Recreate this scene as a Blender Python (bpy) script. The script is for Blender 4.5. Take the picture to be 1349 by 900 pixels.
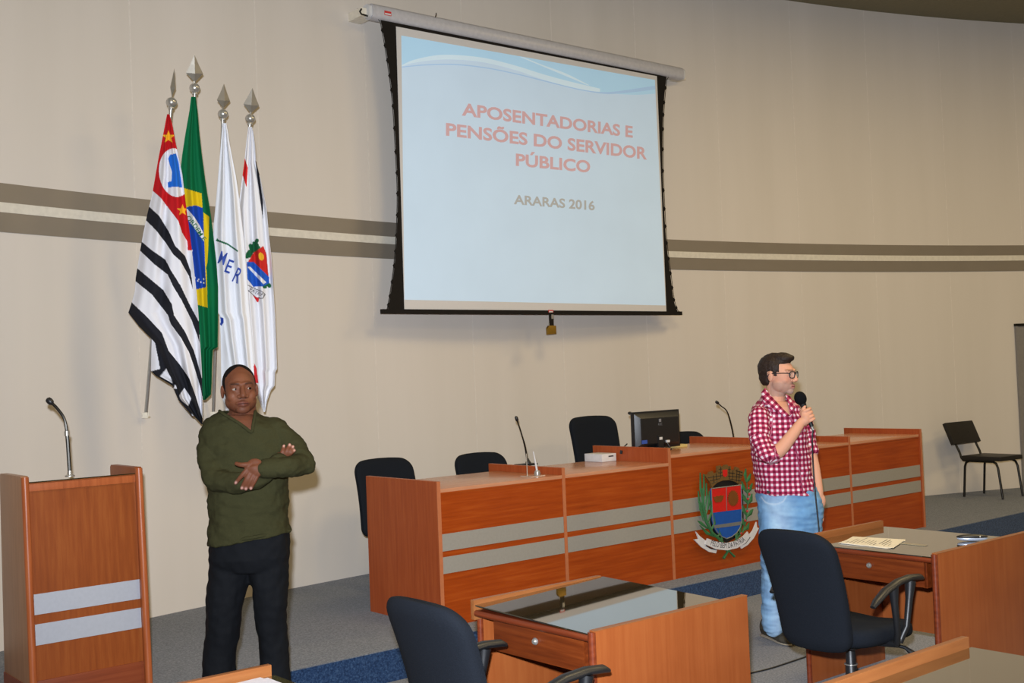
import bpy, bmesh, math, random
import numpy as np
from mathutils import Vector, Matrix, noise

for o in list(bpy.data.objects):
    bpy.data.objects.remove(o)
SC = bpy.context.scene
COL = SC.collection
random.seed(7)
PI = math.pi

FLASH_W, LAMP_W = 2050.0, 72.0
# ------------------------------------------------------------------ camera
EYE = Vector((0.0, 0.0, 1.68))
FOC = 1506.2
PITCH, ROLL = 0.029337, 0.038436
_f = Vector((0, math.cos(PITCH), math.sin(PITCH)))
_u0 = Vector((0, -math.sin(PITCH), math.cos(PITCH)))
_r0 = Vector((1, 0, 0))
RIGHT = _r0 * math.cos(ROLL) - _u0 * math.sin(ROLL)
UP = _r0 * math.sin(ROLL) + _u0 * math.cos(ROLL)
cam_d = bpy.data.cameras.new('camera')
cam = bpy.data.objects.new('camera', cam_d)
COL.objects.link(cam)
cam_d.sensor_fit = 'HORIZONTAL'
cam_d.sensor_width = 36.0
cam_d.lens = 36.0 * FOC / 1349.0
cam_d.clip_start = 0.05
M = Matrix.Identity(4)
for i in range(3):
    M[i][0] = RIGHT[i]; M[i][1] = UP[i]; M[i][2] = -_f[i]; M[i][3] = EYE[i]
cam.matrix_world = M
SC.camera = cam

# ------------------------------------------------------------------ view, world, lights
SC.view_settings.view_transform = 'Standard'
SC.view_settings.look = 'None'
SC.view_settings.exposure = 0.0
SC.view_settings.gamma = 1.0
w = bpy.data.worlds.new('world'); SC.world = w; w.use_nodes = True
w.node_tree.nodes['Background'].inputs[0].default_value = (0.9, 0.8, 0.65, 1)
w.node_tree.nodes['Background'].inputs[1].default_value = 0.02

def lamp(name, kind, loc, energy, color, size=0.1, target=None, **kw):
    d = bpy.data.lights.new(name, kind); d.energy = energy; d.color = color
    o = bpy.data.objects.new(name, d); COL.objects.link(o); o.location = loc
    if kind == 'AREA':
        d.shape = 'RECTANGLE'; d.size = size; d.size_y = kw.get('size_y', size)
    else:
        d.shadow_soft_size = size
    if kind == 'SPOT':
        d.spot_size = kw.get('cone', 2.0); d.spot_blend = 1.0
    if target is not None:
        o.rotation_euler = (Vector(target) - Vector(loc)).to_track_quat('-Z', 'Y').to_euler()
    return o
# the photographer's flash, just above and left of the lens
lamp('camera_flash', 'SPOT', (-0.04, -0.02, 1.86), FLASH_W, (0.90, 0.96, 1.06), 0.035, (1.1, 7.0, 2.5), cone=2.0)
# warm recessed ceiling panels of the hall
for x, y, k in [(-2.2, -1.5, .25), (1.5, -1.5, .5), (5.5, -1.0, 1.0), (-1.8, 3.2, .22), (2.0, 5.4, 1.25), (6.4, 4.0, 1.5), (4.6, 8.6, 1.25), (8.4, 9.5, 1.4)]:
    lamp('ceiling_panel_light', 'AREA', (x, y, 5.44), LAMP_W * k, (1.0, 0.76, 0.39), 1.2, (x, y, 0), size_y=1.2)
# ------------------------------------------------------------------ the hall's two frames: world x,y and the stage's u,v
ANG = 0.688710
CU, SU = math.cos(ANG), math.sin(ANG)
def W(u, v, z=0.0): return Vector((u * CU - v * SU, u * SU + v * CU, z))
NU = Vector((CU, SU, 0)); NV = Vector((-SU, CU, 0))
def ray(px, py): return _f * FOC + RIGHT * (px - 674.5) - UP * (py - 450.0)
def atz(px, py, z):
    d = ray(px, py); return EYE + d * ((z - EYE.z) / d.z)
def atY(px, py, Y):
    d = ray(px, py); return EYE + d * (Y / d.y)
def atv(px, py, v):
    d = ray(px, py); return EYE + d * ((v - EYE.dot(NV)) / d.dot(NV))
def atu(px, py, u):
    d = ray(px, py); return EYE + d * ((u - EYE.dot(NU)) / d.dot(NU))
def toUV(p): return Vector((p.dot(NU), p.dot(NV), p.z))
WC = Vector((10.663, -3.090, 0)); WR = 16.879     # centre and radius of the curved back wall
def on_wall(px, py, inset=0.0):
    d = ray(px, py); R = WR - inset
    a = d.x**2 + d.y**2; b = -2 * (d.x * WC.x + d.y * WC.y); c = WC.x**2 + WC.y**2 - R * R
    t = (-b + math.sqrt(b * b - 4 * a * c)) / (2 * a)
    return EYE + d * t

# ------------------------------------------------------------------ materials
def lin(c):
    return tuple(((x / 255.0) / 12.92 if x / 255.0 <= 0.04045 else ((x / 255.0 + 0.055) / 1.055) ** 2.4) for x in c) + (1.0,)
MATS = {}
def new_mat(name, rough=0.5, metal=0.0, spec=0.5):
    m = bpy.data.materials.new(name); m.use_nodes = True
    nt = m.node_tree; b = nt.nodes['Principled BSDF']
    b.inputs['Roughness'].default_value = rough; b.inputs['Metallic'].default_value = metal
    b.inputs['Specular IOR Level'].default_value = spec
    MATS[name] = m
    return m, nt, b
def plain(name, rgb, rough=0.5, metal=0.0, spec=0.5, var=0.06, scale=30.0, bump=0.0, emit=0.0, coord='Object'):
    m, nt, b = new_mat(name, rough, metal, spec)
    c = lin(rgb)
    tc = nt.nodes.new('ShaderNodeTexCoord'); nz = nt.nodes.new('ShaderNodeTexNoise')
    nz.inputs['Scale'].default_value = scale; nz.inputs['Detail'].default_value = 3
    nt.links.new(tc.outputs[coord], nz.inputs['Vector'])
    r = nt.nodes.new('ShaderNodeValToRGB')
    r.color_ramp.elements[0].position = 0.3; r.color_ramp.elements[1].position = 0.7
    r.color_ramp.elements[0].color = tuple(x * (1 - var) for x in c[:3]) + (1,)
    r.color_ramp.elements[1].color = tuple(min(1, x * (1 + var)) for x in c[:3]) + (1,)
    nt.links.new(nz.outputs['Fac'], r.inputs['Fac']); nt.links.new(r.outputs['Color'], b.inputs['Base Color'])
    if bump:
        bp = nt.nodes.new('ShaderNodeBump'); bp.inputs['Strength'].default_value = bump; bp.inputs['Distance'].default_value = 0.01
        nt.links.new(nz.outputs['Fac'], bp.inputs['Height']); nt.links.new(bp.outputs['Normal'], b.inputs['Normal'])
    if emit:
        nt.links.new(r.outputs['Color'], b.inputs['Emission Color']); b.inputs['Emission Strength'].default_value = emit
    return m
def wood(name, dark, mid, light, axis='X', rough=0.42, fine=26.0, spec=0.35, blot=0.25):
    # grain that runs along one local axis, with broad soft blotches of figure
    m, nt, b = new_mat(name, rough, 0, spec)
    tc = nt.nodes.new('ShaderNodeTexCoord'); mp = nt.nodes.new('ShaderNodeMapping')
    s = [fine, fine, fine]; s['XYZ'.index(axis)] = fine * 0.045
    mp.inputs['Scale'].default_value = s
    nt.links.new(tc.outputs['Object'], mp.inputs['Vector'])
    n1 = nt.nodes.new('ShaderNodeTexNoise'); n1.inputs['Scale'].default_value = 2.2; n1.inputs['Detail'].default_value = 7; n1.inputs['Roughness'].default_value = 0.62
    nt.links.new(mp.outputs['Vector'], n1.inputs['Vector'])
    n2 = nt.nodes.new('ShaderNodeTexNoise'); n2.inputs['Scale'].default_value = 3.2; n2.inputs['Detail'].default_value = 3
    nt.links.new(tc.outputs['Object'], n2.inputs['Vector'])
    mx = nt.nodes.new('ShaderNodeMix'); mx.inputs[0].default_value = blot
    nt.links.new(n1.outputs['Fac'], mx.inputs[2]); nt.links.new(n2.outputs['Fac'], mx.inputs[3])
    r = nt.nodes.new('ShaderNodeValToRGB')
    e = r.color_ramp.elements
    e[0].position = 0.30; e[0].color = lin(dark); e[1].position = 0.72; e[1].color = lin(light)
    k = e.new(0.5); k.color = lin(mid)
    nt.links.new(mx.outputs[0], r.inputs['Fac']); nt.links.new(r.outputs['Color'], b.inputs['Base Color'])
    bp = nt.nodes.new('ShaderNodeBump'); bp.inputs['Strength'].default_value = 0.05; bp.inputs['Distance'].default_value = 0.004
    nt.links.new(n1.outputs['Fac'], bp.inputs['Height']); nt.links.new(bp.outputs['Normal'], b.inputs['Normal'])
    return m
def carpet(name, a, c, d):
    m, nt, b = new_mat(name, 0.95, 0, 0.1)
    tc = nt.nodes.new('ShaderNodeTexCoord')
    n1 = nt.nodes.new('ShaderNodeTexNoise'); n1.inputs['Scale'].default_value = 85; n1.inputs['Detail'].default_value = 4; n1.inputs['Roughness'].default_value = 0.75
    nt.links.new(tc.outputs['Object'], n1.inputs['Vector'])
    r = nt.nodes.new('ShaderNodeValToRGB'); e = r.color_ramp.elements
    e[0].position = 0.34; e[0].color = lin(a); e[1].position = 0.66; e[1].color = lin(d)
    k = e.new(0.5); k.color = lin(c)
    nt.links.new(n1.outputs['Fac'], r.inputs['Fac']); nt.links.new(r.outputs['Color'], b.inputs['Base Color'])
    bp = nt.nodes.new('ShaderNodeBump'); bp.inputs['Strength'].default_value = 0.5; bp.inputs['Distance'].default_value = 0.006
    nt.links.new(n1.outputs['Fac'], bp.inputs['Height']); nt.links.new(bp.outputs['Normal'], b.inputs['Normal'])
    b.inputs['Sheen Weight'].default_value = 0.15
    return m
def painted(name, rough=0.6, spec=0.3, bump=0.0, bscale=200.0, attr='paint', sss=0.0, coat=0.0):
    # colour stored per point (prints on cloth, lips, brows): the thing's own colours, plus nostril shade painted in
    m, nt, b = new_mat(name, rough, 0, spec)
    a = nt.nodes.new('ShaderNodeAttribute'); a.attribute_name = attr
    nt.links.new(a.outputs['Color'], b.inputs['Base Color'])
    if bump:
        tc = nt.nodes.new('ShaderNodeTexCoord'); nz = nt.nodes.new('ShaderNodeTexNoise'); nz.inputs['Scale'].default_value = bscale
        nt.links.new(tc.outputs['Object'], nz.inputs['Vector'])
        bp = nt.nodes.new('ShaderNodeBump'); bp.inputs['Strength'].default_value = bump; bp.inputs['Distance'].default_value = 0.003
        nt.links.new(nz.outputs['Fac'], bp.inputs['Height']); nt.links.new(bp.outputs['Normal'], b.inputs['Normal'])
    if sss:
        b.inputs['Subsurface Weight'].default_value = sss; b.inputs['Subsurface Radius'].default_value = (0.012, 0.005, 0.003)
        b.inputs['Subsurface Scale'].default_value = 0.5
    return m

def wall_material():
    m, nt, b = new_mat('wall_paint', 0.75, 0, 0.2)
    tc = nt.nodes.new('ShaderNodeTexCoord'); mp = nt.nodes.new('ShaderNodeMapping'); mp.inputs['Scale'].default_value = (1.3, 1.3, 0.12)
    nt.links.new(tc.outputs['Object'], mp.inputs['Vector'])
    n = nt.nodes.new('ShaderNodeTexNoise'); n.inputs['Scale'].default_value = 1.6; n.inputs['Detail'].default_value = 5
    nt.links.new(mp.outputs['Vector'], n.inputs['Vector'])
    r = nt.nodes.new('ShaderNodeValToRGB'); e = r.color_ramp.elements
    e[0].position = 0.3; e[0].color = lin((206, 198, 187)); e[1].position = 0.7; e[1].color = lin((213, 205, 195))
    nt.links.new(n.outputs['Fac'], r.inputs['Fac']); nt.links.new(r.outputs['Color'], b.inputs['Base Color'])
    n2 = nt.nodes.new('ShaderNodeTexNoise'); n2.inputs['Scale'].default_value = 180
    nt.links.new(tc.outputs['Object'], n2.inputs['Vector'])
    bp = nt.nodes.new('ShaderNodeBump'); bp.inputs['Strength'].default_value = 0.06; bp.inputs['Distance'].default_value = 0.003
    nt.links.new(n2.outputs['Fac'], bp.inputs['Height']); nt.links.new(bp.outputs['Normal'], b.inputs['Normal'])
    return m
M_wall = wall_material()
M_seam = plain('wall_seam', (214, 206, 196), 0.7)
M_band = plain('band_grey', (140, 131, 118), 0.36, 0.25, 0.5, 0.03, 4)
M_bandpale = plain('band_pale', (214, 208, 194), 0.5)
M_ceil = plain('ceiling_olive', (122, 114, 88), 0.8)
M_floor = carpet('floor_carpet', (76, 80, 88), (108, 110, 116), (142, 142, 144))
M_stage = carpet('stage_carpet', (68, 73, 82), (98, 103, 112), (132, 135, 140))
M_riser = carpet('riser_carpet_sheen', (16, 34, 62), (30, 54, 88), (58, 82, 114))  # sheen of the upright pile put into a bluer colour
M_door = plain('door_grey', (128, 124, 120), 0.5)
M_bench_h = wood('bench_veneer_level_grain', (134, 52, 10), (152, 62, 14), (168, 78, 24), 'X', 0.34)
M_bench_v = wood('bench_veneer_upright_grain', (144, 62, 26), (158, 72, 32), (172, 86, 42), 'Z')
M_bench_y = wood('bench_veneer_deep_grain', (146, 68, 30), (168, 86, 42), (188, 104, 56), 'Y')
M_edge = plain('edge_band', (176, 104, 66), 0.4)
M_top = wood('bench_worktop', (176, 116, 82), (188, 130, 96), (200, 144, 110), 'X', 0.22, spec=0.5)
M_alu = plain('brushed_strip', (162, 157, 147), 0.5, 0.3, 0.4, 0.03, 60)
M_alu_l = plain('brushed_strip_light', (176, 180, 190), 0.5, 0.3, 0.4, 0.025, 60)
M_lect = wood('lectern_veneer', (122, 58, 20), (136, 68, 25), (150, 82, 34), 'Z', 0.4, 22.0)
M_lect_e = wood('lectern_edge', (140, 70, 36), (162, 86, 46), (178, 100, 56), 'Z', 0.35)
M_lect_d = wood('lectern_plinth', (112, 52, 28), (126, 60, 34), (140, 72, 42), 'X', 0.4)
M_lect_s = wood('lectern_side_sheen', (140, 98, 66), (156, 112, 80), (170, 126, 92), 'Z', 0.35)  # left panel's grazing reflection put into a paler, greyer veneer
M_desk = wood('desk_veneer', (126, 74, 38), (142, 87, 47), (156, 100, 56), 'X', 0.36)
M_desk_v = wood('desk_veneer_upright', (132, 66, 29), (145, 77, 37), (157, 89, 45), 'Z', 0.36, 18.0, 0.35, 0.5)
M_desk_d = wood('desk_dark_edge', (88, 34, 16), (110, 46, 22), (130, 60, 30), 'Y', 0.3, spec=0.6)
M_drawer = wood('desk_drawer', (82, 32, 10), (106, 46, 16), (132, 64, 26), 'Y', 0.35)
M_glass = plain('desk_glass_top', (52, 43, 26), 0.02, 0, 0.9, 0.02)
_g = MATS['desk_glass_top'].node_tree.nodes['Principled BSDF']; _g.inputs['Coat Weight'].default_value = 1.0; _g.inputs['Coat IOR'].default_value = 1.7; _g.inputs['IOR'].default_value = 2.0
MATS['desk_glass_top'].node_tree.nodes['Principled BSDF'].inputs['Coat Roughness'].default_value = 0.02
M_black = plain('black_plastic', (24, 25, 28), 0.42)
M_blackfab = plain('black_fabric', (22, 26, 33), 0.9, 0, 0.15, 0.12, 220, 0.15)
M_blackvinyl = plain('black_vinyl', (28, 25, 22), 0.5, 0, 0.4)
M_blackcloth = plain('screen_black', (26, 22, 18), 0.85, 0, 0.2)
M_steel = plain('chrome_steel', (186, 184, 178), 0.3, 0.7)
M_spear = plain('spear_steel', (158, 152, 140), 0.34, 0.6)
M_dark = plain('dark_metal', (42, 40, 36), 0.35, 0.7)
M_white = plain('white_plastic', (206, 206, 206), 0.4)
M_bone = plain('bracket_ivory', (222, 214, 196), 0.5)
M_case = plain('screen_case', (186, 184, 186), 0.35)
M_red = plain('red_print', (196, 44, 44), 0.5)
M_brass = plain('brass', (150, 116, 40), 0.4, 0.6)
M_screen = plain('screen_white', (206, 203, 200), 0.85, 0, 0.1, 0.01)
M_slide = plain('slide_pale_blue', (192, 214, 234), 0.85, 0, 0.1, 0.02, 2, 0, 0.20)
M_slide2 = plain('slide_sky_blue', (174, 212, 238), 0.85, 0, 0.1, 0.02, 2, 0, 0.20)
M_slide3 = plain('slide_white_curve', (204, 226, 240), 0.85, 0, 0.1, 0.02, 2, 0, 0.20)
M_slide4 = plain('slide_blue_curve', (166, 198, 230), 0.85, 0, 0.1, 0.02, 2, 0, 0.20)
M_txtred = plain('slide_red_letters', (204, 168, 172), 0.85, 0, 0.1, 0.02, 2, 0, 0.16)
M_txtgrey = plain('slide_grey_letters', (174, 176, 176), 0.85, 0, 0.1, 0.02, 2, 0, 0.14)
M_paper = plain('paper', (226, 220, 206), 0.7)
M_ink = plain('ink', (60, 58, 60), 0.7)
M_yellow = plain('yellow_note', (196, 176, 112), 0.7)
M_flag = painted('flag_cloth', 0.8, 0.15, 0.08, 600)
M_skin = painted('skin', 0.58, 0.22, 0.04, 300, sss=0.12)
M_knit = plain('green_knit', (52, 51, 31), 0.95, 0, 0.1, 0.10, 260, 0.35)
M_trouser = plain('black_trouser', (13, 15, 19), 0.85, 0, 0.15, 0.1, 80)
M_shoe = plain('black_leather', (18, 18, 18), 0.35)

# ------------------------------------------------------------------ building helpers
def link(name, me, mat=None, parent=None, smooth=False):
    o = bpy.data.objects.new(name, me); COL.objects.link(o)
    if mat is not None:
        for x in (mat if isinstance(mat, (list, tuple)) else [mat]): me.materials.append(x)
    if parent is not None: o.parent = parent
    if smooth:
        for p in me.polygons: p.use_smooth = True
    return o
def tag(o, label=None, cat=None, group=None, kind=None):
    if label: o['label'] = label
    if cat: o['category'] = cat
    if group: o['group'] = group
    if kind: o['kind'] = kind
    return o
def empty(name, loc, rz=0.0, **kw):
    o = bpy.data.objects.new(name, None); COL.objects.link(o)
    o.location = loc; o.rotation_euler = (0, 0, rz); o.empty_display_size = 0.1
    tag(o, **kw); return o
def copy_tree(o, parent=None):
    c = o.copy(); COL.objects.link(c)
    c.parent = parent
    for ch in list(o.children):
        d = copy_tree(ch, c)
        d.matrix_parent_inverse = ch.matrix_parent_inverse.copy()
    return c

class MB:
    """collects shapes and links them as one mesh object"""
    def __init__(s): s.v = []; s.f = []; s.mi = []; s.cur = 0
    def add(s, vs, fs):
        n = len(s.v); s.v += [tuple(p) for p in vs]; s.f += [tuple(i + n for i in f) for f in fs]; s.mi += [s.cur] * len(fs); return s
    def hexa(s, p):            # 8 corners: bottom 4 then top 4, both counter-clockwise
        return s.add(p, [(3, 2, 1, 0), (4, 5, 6, 7), (0, 1, 5, 4), (1, 2, 6, 5), (2, 3, 7, 6), (3, 0, 4, 7)])
    def box(s, x0, x1, y0, y1, z0, z1):
        return s.hexa([(x0, y0, z0), (x1, y0, z0), (x1, y1, z0), (x0, y1, z0), (x0, y0, z1), (x1, y0, z1), (x1, y1, z1), (x0, y1, z1)])
    def tube(s, pts, r, n=10, caps=True, squash=None):
        pts = [Vector(p) for p in pts]
        rr = list(r) if isinstance(r, (list, tuple)) else [r] * len(pts)
        rings = []; prev = None
        for i, p in enumerate(pts):
            t = (pts[min(i + 1, len(pts) - 1)] - pts[max(i - 1, 0)]).normalized()
            if prev is None:
                ref = Vector((0, 0, 1)) if abs(t.z) < 0.9 else Vector((1, 0, 0))
                a = t.cross(ref).normalized()
            else:
                a = (prev - t * prev.dot(t)).normalized()
            prev = a; b = t.cross(a)
            sq = squash or 1.0
            rings.append([p + a * (rr[i] * math.cos(2 * PI * k / n)) + b * (rr[i] * sq * math.sin(2 * PI * k / n)) for k in range(n)])
        return s.loft(rings, caps)
    def loft(s, rings, caps=True, closed=True):
        n = len(rings[0]); vs = [p for r in rings for p in r]; fs = []
        for i in range(len(rings) - 1):
            for k in range(n if closed else n - 1):
                k2 = (k + 1) % n
                fs.append((i * n + k, i * n + k2, (i + 1) * n + k2, (i + 1) * n + k))
        if caps:
            fs.append(tuple(range(n - 1, -1, -1))); fs.append(tuple((len(rings) - 1) * n + k for k in range(n)))
        return s.add(vs, fs)
    def lathe(s, prof, c=(0, 0, 0), n=20, axis='Z'):
        rings = []
        for r, h in prof:
            ring = []
            for k in range(n):
                a = 2 * PI * k / n
                q = (r * math.cos(a), r * math.sin(a), h)
                if axis == 'Y': q = (q[0], -q[2], q[1])
                if axis == 'X': q = (q[2], q[0], q[1])
                ring.append((q[0] + c[0], q[1] + c[1], q[2] + c[2]))
            rings.append(ring)
        return s.loft(rings, True)
    def ellipsoid(s, c, r, rot=None, n=20, m=14):
        c = Vector(c); rings = []
        for i in range(m + 1):
            ph = PI * (i + 0.02 * (1 if i == 0 else (-1 if i == m else 0))) / m
            ring = []
            for k in range(n):
                a = 2 * PI * k / n
                p = Vector((r[0] * math.sin(ph) * math.cos(a), r[1] * math.sin(ph) * math.sin(a), -r[2] * math.cos(ph)))
                if rot is not None: p = rot @ p
                ring.append(c + p)
            rings.append(ring)
        return s.loft(rings, True)
    def prism(s, poly, back):          # a flat polygon (3-D points, counter-clockwise from the front) pushed back by a vector
        poly = [Vector(p) for p in poly]; b = Vector(back); n = len(poly)
        vs = poly + [p + b for p in poly]
        fs = [tuple(range(n)), tuple(range(2 * n - 1, n - 1, -1))]
        fs += [(k, k + n, (k + 1) % n + n, (k + 1) % n) for k in range(n)]
        return s.add(vs, fs)
    def mesh(s, name):
        me = bpy.data.meshes.new(name); me.from_pydata(s.v, [], s.f)
        me.update()
        if any(s.mi): me.polygons.foreach_set('material_index', s.mi)
        bm = bmesh.new(); bm.from_mesh(me); bmesh.ops.recalc_face_normals(bm, faces=bm.faces); bm.to_mesh(me); bm.free()
        return me
    def build(s, name, mat, parent=None, smooth=False, bevel=0.0, world=False):
        me = s.mesh(name)
        if bevel:
            bm = bmesh.new(); bm.from_mesh(me)
            es = [e for e in bm.edges if e.is_manifold and e.calc_face_angle(0) > 0.6]
            bmesh.ops.bevel(bm, geom=es, offset=bevel, segments=2, affect='EDGES', profile=0.7, clamp_overlap=True)
            bm.to_mesh(me); bm.free()
        if world and parent is not None: localize(me, parent)
        o = link(name, me, mat, parent)
        if smooth or bevel: autosmooth(me)
        return o
def chain_matrix(parent):
    m = Matrix.Identity(4); ps = []
    while parent is not None: ps.append(parent); parent = parent.parent
    for p in reversed(ps): m = m @ Matrix.LocRotScale(p.location, p.rotation_euler, p.scale)
    return m
def localize(me, parent):              # vertices given in the world become local to the thing
    me.transform(chain_matrix(parent).inverted())
def autosmooth(me, ang=0.7):
    bm = bmesh.new(); bm.from_mesh(me)
    for f in bm.faces: f.smooth = True
    for e in bm.edges:
        if e.is_manifold and e.calc_face_angle(0) > ang: e.smooth = False
    bm.to_mesh(me); bm.free()

def text_mesh(txt, bold=0.0):
    c = bpy.data.curves.new('letters', 'FONT'); c.body = txt; c.size = 1.0; c.offset = bold; c.resolution_u = 4
    o = bpy.data.objects.new('letters', c); COL.objects.link(o)
    dg = bpy.context.evaluated_depsgraph_get()
    me = bpy.data.meshes.new_from_object(o.evaluated_get(dg))
    bpy.data.objects.remove(o); bpy.data.curves.remove(c)
    return me
_tc = {}
def text_points(txt, bold):
    me = text_mesh(txt, bold); n = len(me.vertices)
    co = np.zeros(n * 3); me.vertices.foreach_get('co', co); co = co.reshape(-1, 3)[:, :2]
    fs = [tuple(p.vertices) for p in me.polygons]
    return co, fs
PLAINLET = str.maketrans('ÕÚÁ', 'OUA')
def text_on(name, txt, mapper, mat, parent, bold=0.012, push=(0, 0, 0), words=False):
    """letters whose box (0..1 along, 0..1 up the capital height) is carried onto a surface by mapper"""
    co, fs = text_points(txt, bold)
    ref, _ = text_points(txt.translate(PLAINLET), bold)
    x0, y0 = ref.min(0); x1, y1 = ref.max(0)
    W3 = [mapper((p[0] - x0) / (x1 - x0), (p[1] - y0) / (y1 - y0)) + Vector(push) for p in co]
    groups = [fs]
    if words and ' ' in txt:
        parts = txt.split(' ')
        lim = [text_points(' '.join(parts[:k]).translate(PLAINLET), bold)[0][:, 0].max() + 0.05 for k in range(1, len(parts))] + [1e9]
        groups = [[] for _ in parts]
        for f in fs:
            xm = max(co[i][0] for i in f)
            groups[next(k for k, l in enumerate(lim) if xm < l)].append(f)
    for g in groups:
        used = sorted({i for f in g for i in f}); ix = {i: k for k, i in enumerate(used)}
        me = bpy.data.meshes.new(name); me.from_pydata([tuple(W3[i]) for i in used], [], [tuple(ix[i] for i in f) for f in g]); me.update()
        localize(me, parent)
        o = link(name, me, mat, parent)
    return o
def quad_map(TL, TR, BR, BL, proj):
    P = [proj(*q) for q in (TL, TR, BR, BL)]
    def f(s, t):
        top = P[0].lerp(P[1], s); bot = P[3].lerp(P[2], s)
        return bot.lerp(top, t)
    return f
def remesh(mb, voxel, smooth_it=3, name='body', fac=0.5):
    me = mb.mesh(name + '_raw')
    o = bpy.data.objects.new('tmp', me); COL.objects.link(o)
    r = o.modifiers.new('r', 'REMESH'); r.mode = 'VOXEL'; r.voxel_size = voxel; r.adaptivity = 0
    if smooth_it:
        s = o.modifiers.new('s', 'SMOOTH'); s.iterations = smooth_it; s.factor = fac
    dg = bpy.context.evaluated_depsgraph_get()
    out = bpy.data.meshes.new_from_object(o.evaluated_get(dg))
    bpy.data.objects.remove(o); bpy.data.meshes.remove(me)
    out.name = name
    return out
def coords(me):
    a = np.zeros(len(me.vertices) * 3); me.vertices.foreach_get('co', a); return a.reshape(-1, 3)
def set_coords(me, a):
    me.vertices.foreach_set('co', np.asarray(a, float).ravel()); me.update()
def normals(me):
    a = np.zeros(len(me.vertices) * 3); me.vertices.foreach_get('normal', a); return a.reshape(-1, 3)
def paint(me, rgb, name='paint'):      # rgb: n x 3, linear
    at = me.attributes.new(name, 'FLOAT_COLOR', 'POINT')
    c = np.ones((len(me.vertices), 4)); c[:, :3] = rgb
    at.data.foreach_set('color', c.ravel())
def L3(c): return np.array(lin(c)[:3])
def inpoly(x, y, poly):
    c = np.zeros(x.shape, bool); n = len(poly); j = n - 1
    for i in range(n):
        xi, yi = poly[i]; xj, yj = poly[j]
        if yi != yj:
            c ^= ((yi > y) != (yj > y)) & (x < (xj - xi) * (y - yi) / (yj - yi) + xi)
        j = i
    return c
def delete_verts(me, mask):
    bm = bmesh.new(); bm.from_mesh(me); bm.verts.ensure_lookup_table()
    bmesh.ops.delete(bm, geom=[bm.verts[i] for i in np.nonzero(mask)[0]], context='VERTS')
    bm.to_mesh(me); bm.free(); me.update()
# ------------------------------------------------------------------ the hall
STAGE_Z = 0.18; CEIL = 5.523
def arc(t, R): return Vector((WC.x + R * math.cos(t), WC.y + R * math.sin(t), 0))
T0, T1 = math.radians(156), math.radians(80)
def arc_band(z0, z1, r_in, r_out, n=120, t0=T0, t1=T1):
    mb = MB(); rings = []
    for i in range(n + 1):
        t = t0 + (t1 - t0) * i / n
        a, b = arc(t, r_in), arc(t, r_out)
        rings.append([(a.x, a.y, z0), (b.x, b.y, z0), (b.x, b.y, z1), (a.x, a.y, z1)])
    return mb.loft(rings)
floor = MB().box(-5.2, 14.2, -6.3, 15.2, -0.12, 0.0).build('floor', M_floor); tag(floor, kind='structure')
ceil = MB().box(-5.2, 14.2, -6.3, 15.2, CEIL, CEIL + 0.12).build('ceiling', M_ceil); tag(ceil, kind='structure')
wall_back = arc_band(0, CEIL, WR, WR + 0.2).build('wall_back', M_wall, smooth=False); autosmooth(wall_back.data)
tag(wall_back, kind='structure')
pA, pB = arc(T0, WR), arc(T1, WR)
tag(MB().box(pA.x - 0.2, pA.x, -6, pA.y, 0, CEIL).build('wall_left', M_wall), kind='structure')
tag(MB().box(pB.x, pB.x + 0.2, -6, pB.y, 0, CEIL).build('wall_right', M_wall), kind='structure')
tag(MB().box(pA.x, pB.x, -6.2, -6, 0, CEIL).build('wall_rear', M_wall), kind='structure')
# covering of the wall: thin joints between its upright sheets
sheet = 1.02
k = 0
while True:
    t = T0 - (0.33 + k * sheet) / WR; k += 1
    if t < T1 + 0.02: break
    arc_band(STAGE_Z + 0.01, CEIL - 0.002, WR - 0.0012, WR + 0.002, 1, t, t - 0.010 / WR).build('sheet_joint', M_seam, wall_back)
Zb = [2.944, 2.828, 2.768, 2.649]
for nm, z0, z1, m, th in (('trim_1', Zb[1], Zb[0], M_band, 0.006), ('trim_2', Zb[3], Zb[2], M_band, 0.006), ('trim_3', Zb[2], Zb[1], M_bandpale, 0.009)):
    b = arc_band(z0, z1, WR - th, WR - 0.0005).build(nm, m); autosmooth(b.data); tag(b, kind='structure')

# the raised stage, its carpeted riser coloured bluer for the sheen of the pile
poly = [W(-2.0, 5.43), W(14.3, 5.43)]
for i in range(61):
    t = math.radians(84.5 + (154.5 - 84.5) * i / 60)
    poly.append(arc(t, WR - 0.002))
stage = MB().prism([(p.x, p.y, STAGE_Z) for p in poly], (0, 0, -STAGE_Z + 0.001)).build('stage_platform', M_stage)
tag(stage, kind='structure')
r0, r1, r2, r3 = W(-2.0, 5.424), W(14.3, 5.424), W(14.3, 5.4295), W(-2.0, 5.4295)
MB().hexa([(p.x, p.y, z) for z in (0.001, STAGE_Z - 0.004) for p in (r0, r1, r2, r3)]).build('riser', M_riser, stage)

# grey door at the right end of the curved wall
dt = math.atan2(on_wall(1341, 500).y - WC.y, on_wall(1341, 500).x - WC.x)
door = arc_band(STAGE_Z, 2.015, WR - 0.02, WR - 0.001, 6, dt, dt - 0.92 / WR).build('door_1', M_door); tag(door, kind='structure')
arc_band(2.015, 2.045, WR - 0.032, WR - 0.001, 6, dt + 0.02 / WR, dt - 0.94 / WR).build('door_head', M_dark, door)
arc_band(STAGE_Z, 2.015, WR - 0.032, WR - 0.001, 1, dt + 0.015 / WR, dt - 0.012 / WR).build('door_jamb', M_door, door)
hp = arc(dt - 0.84 / WR, WR - 0.05); MB().ellipsoid((hp.x, hp.y, 1.15), (0.03, 0.03, 0.03)).build('door_knob', M_steel, door, smooth=True)

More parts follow.
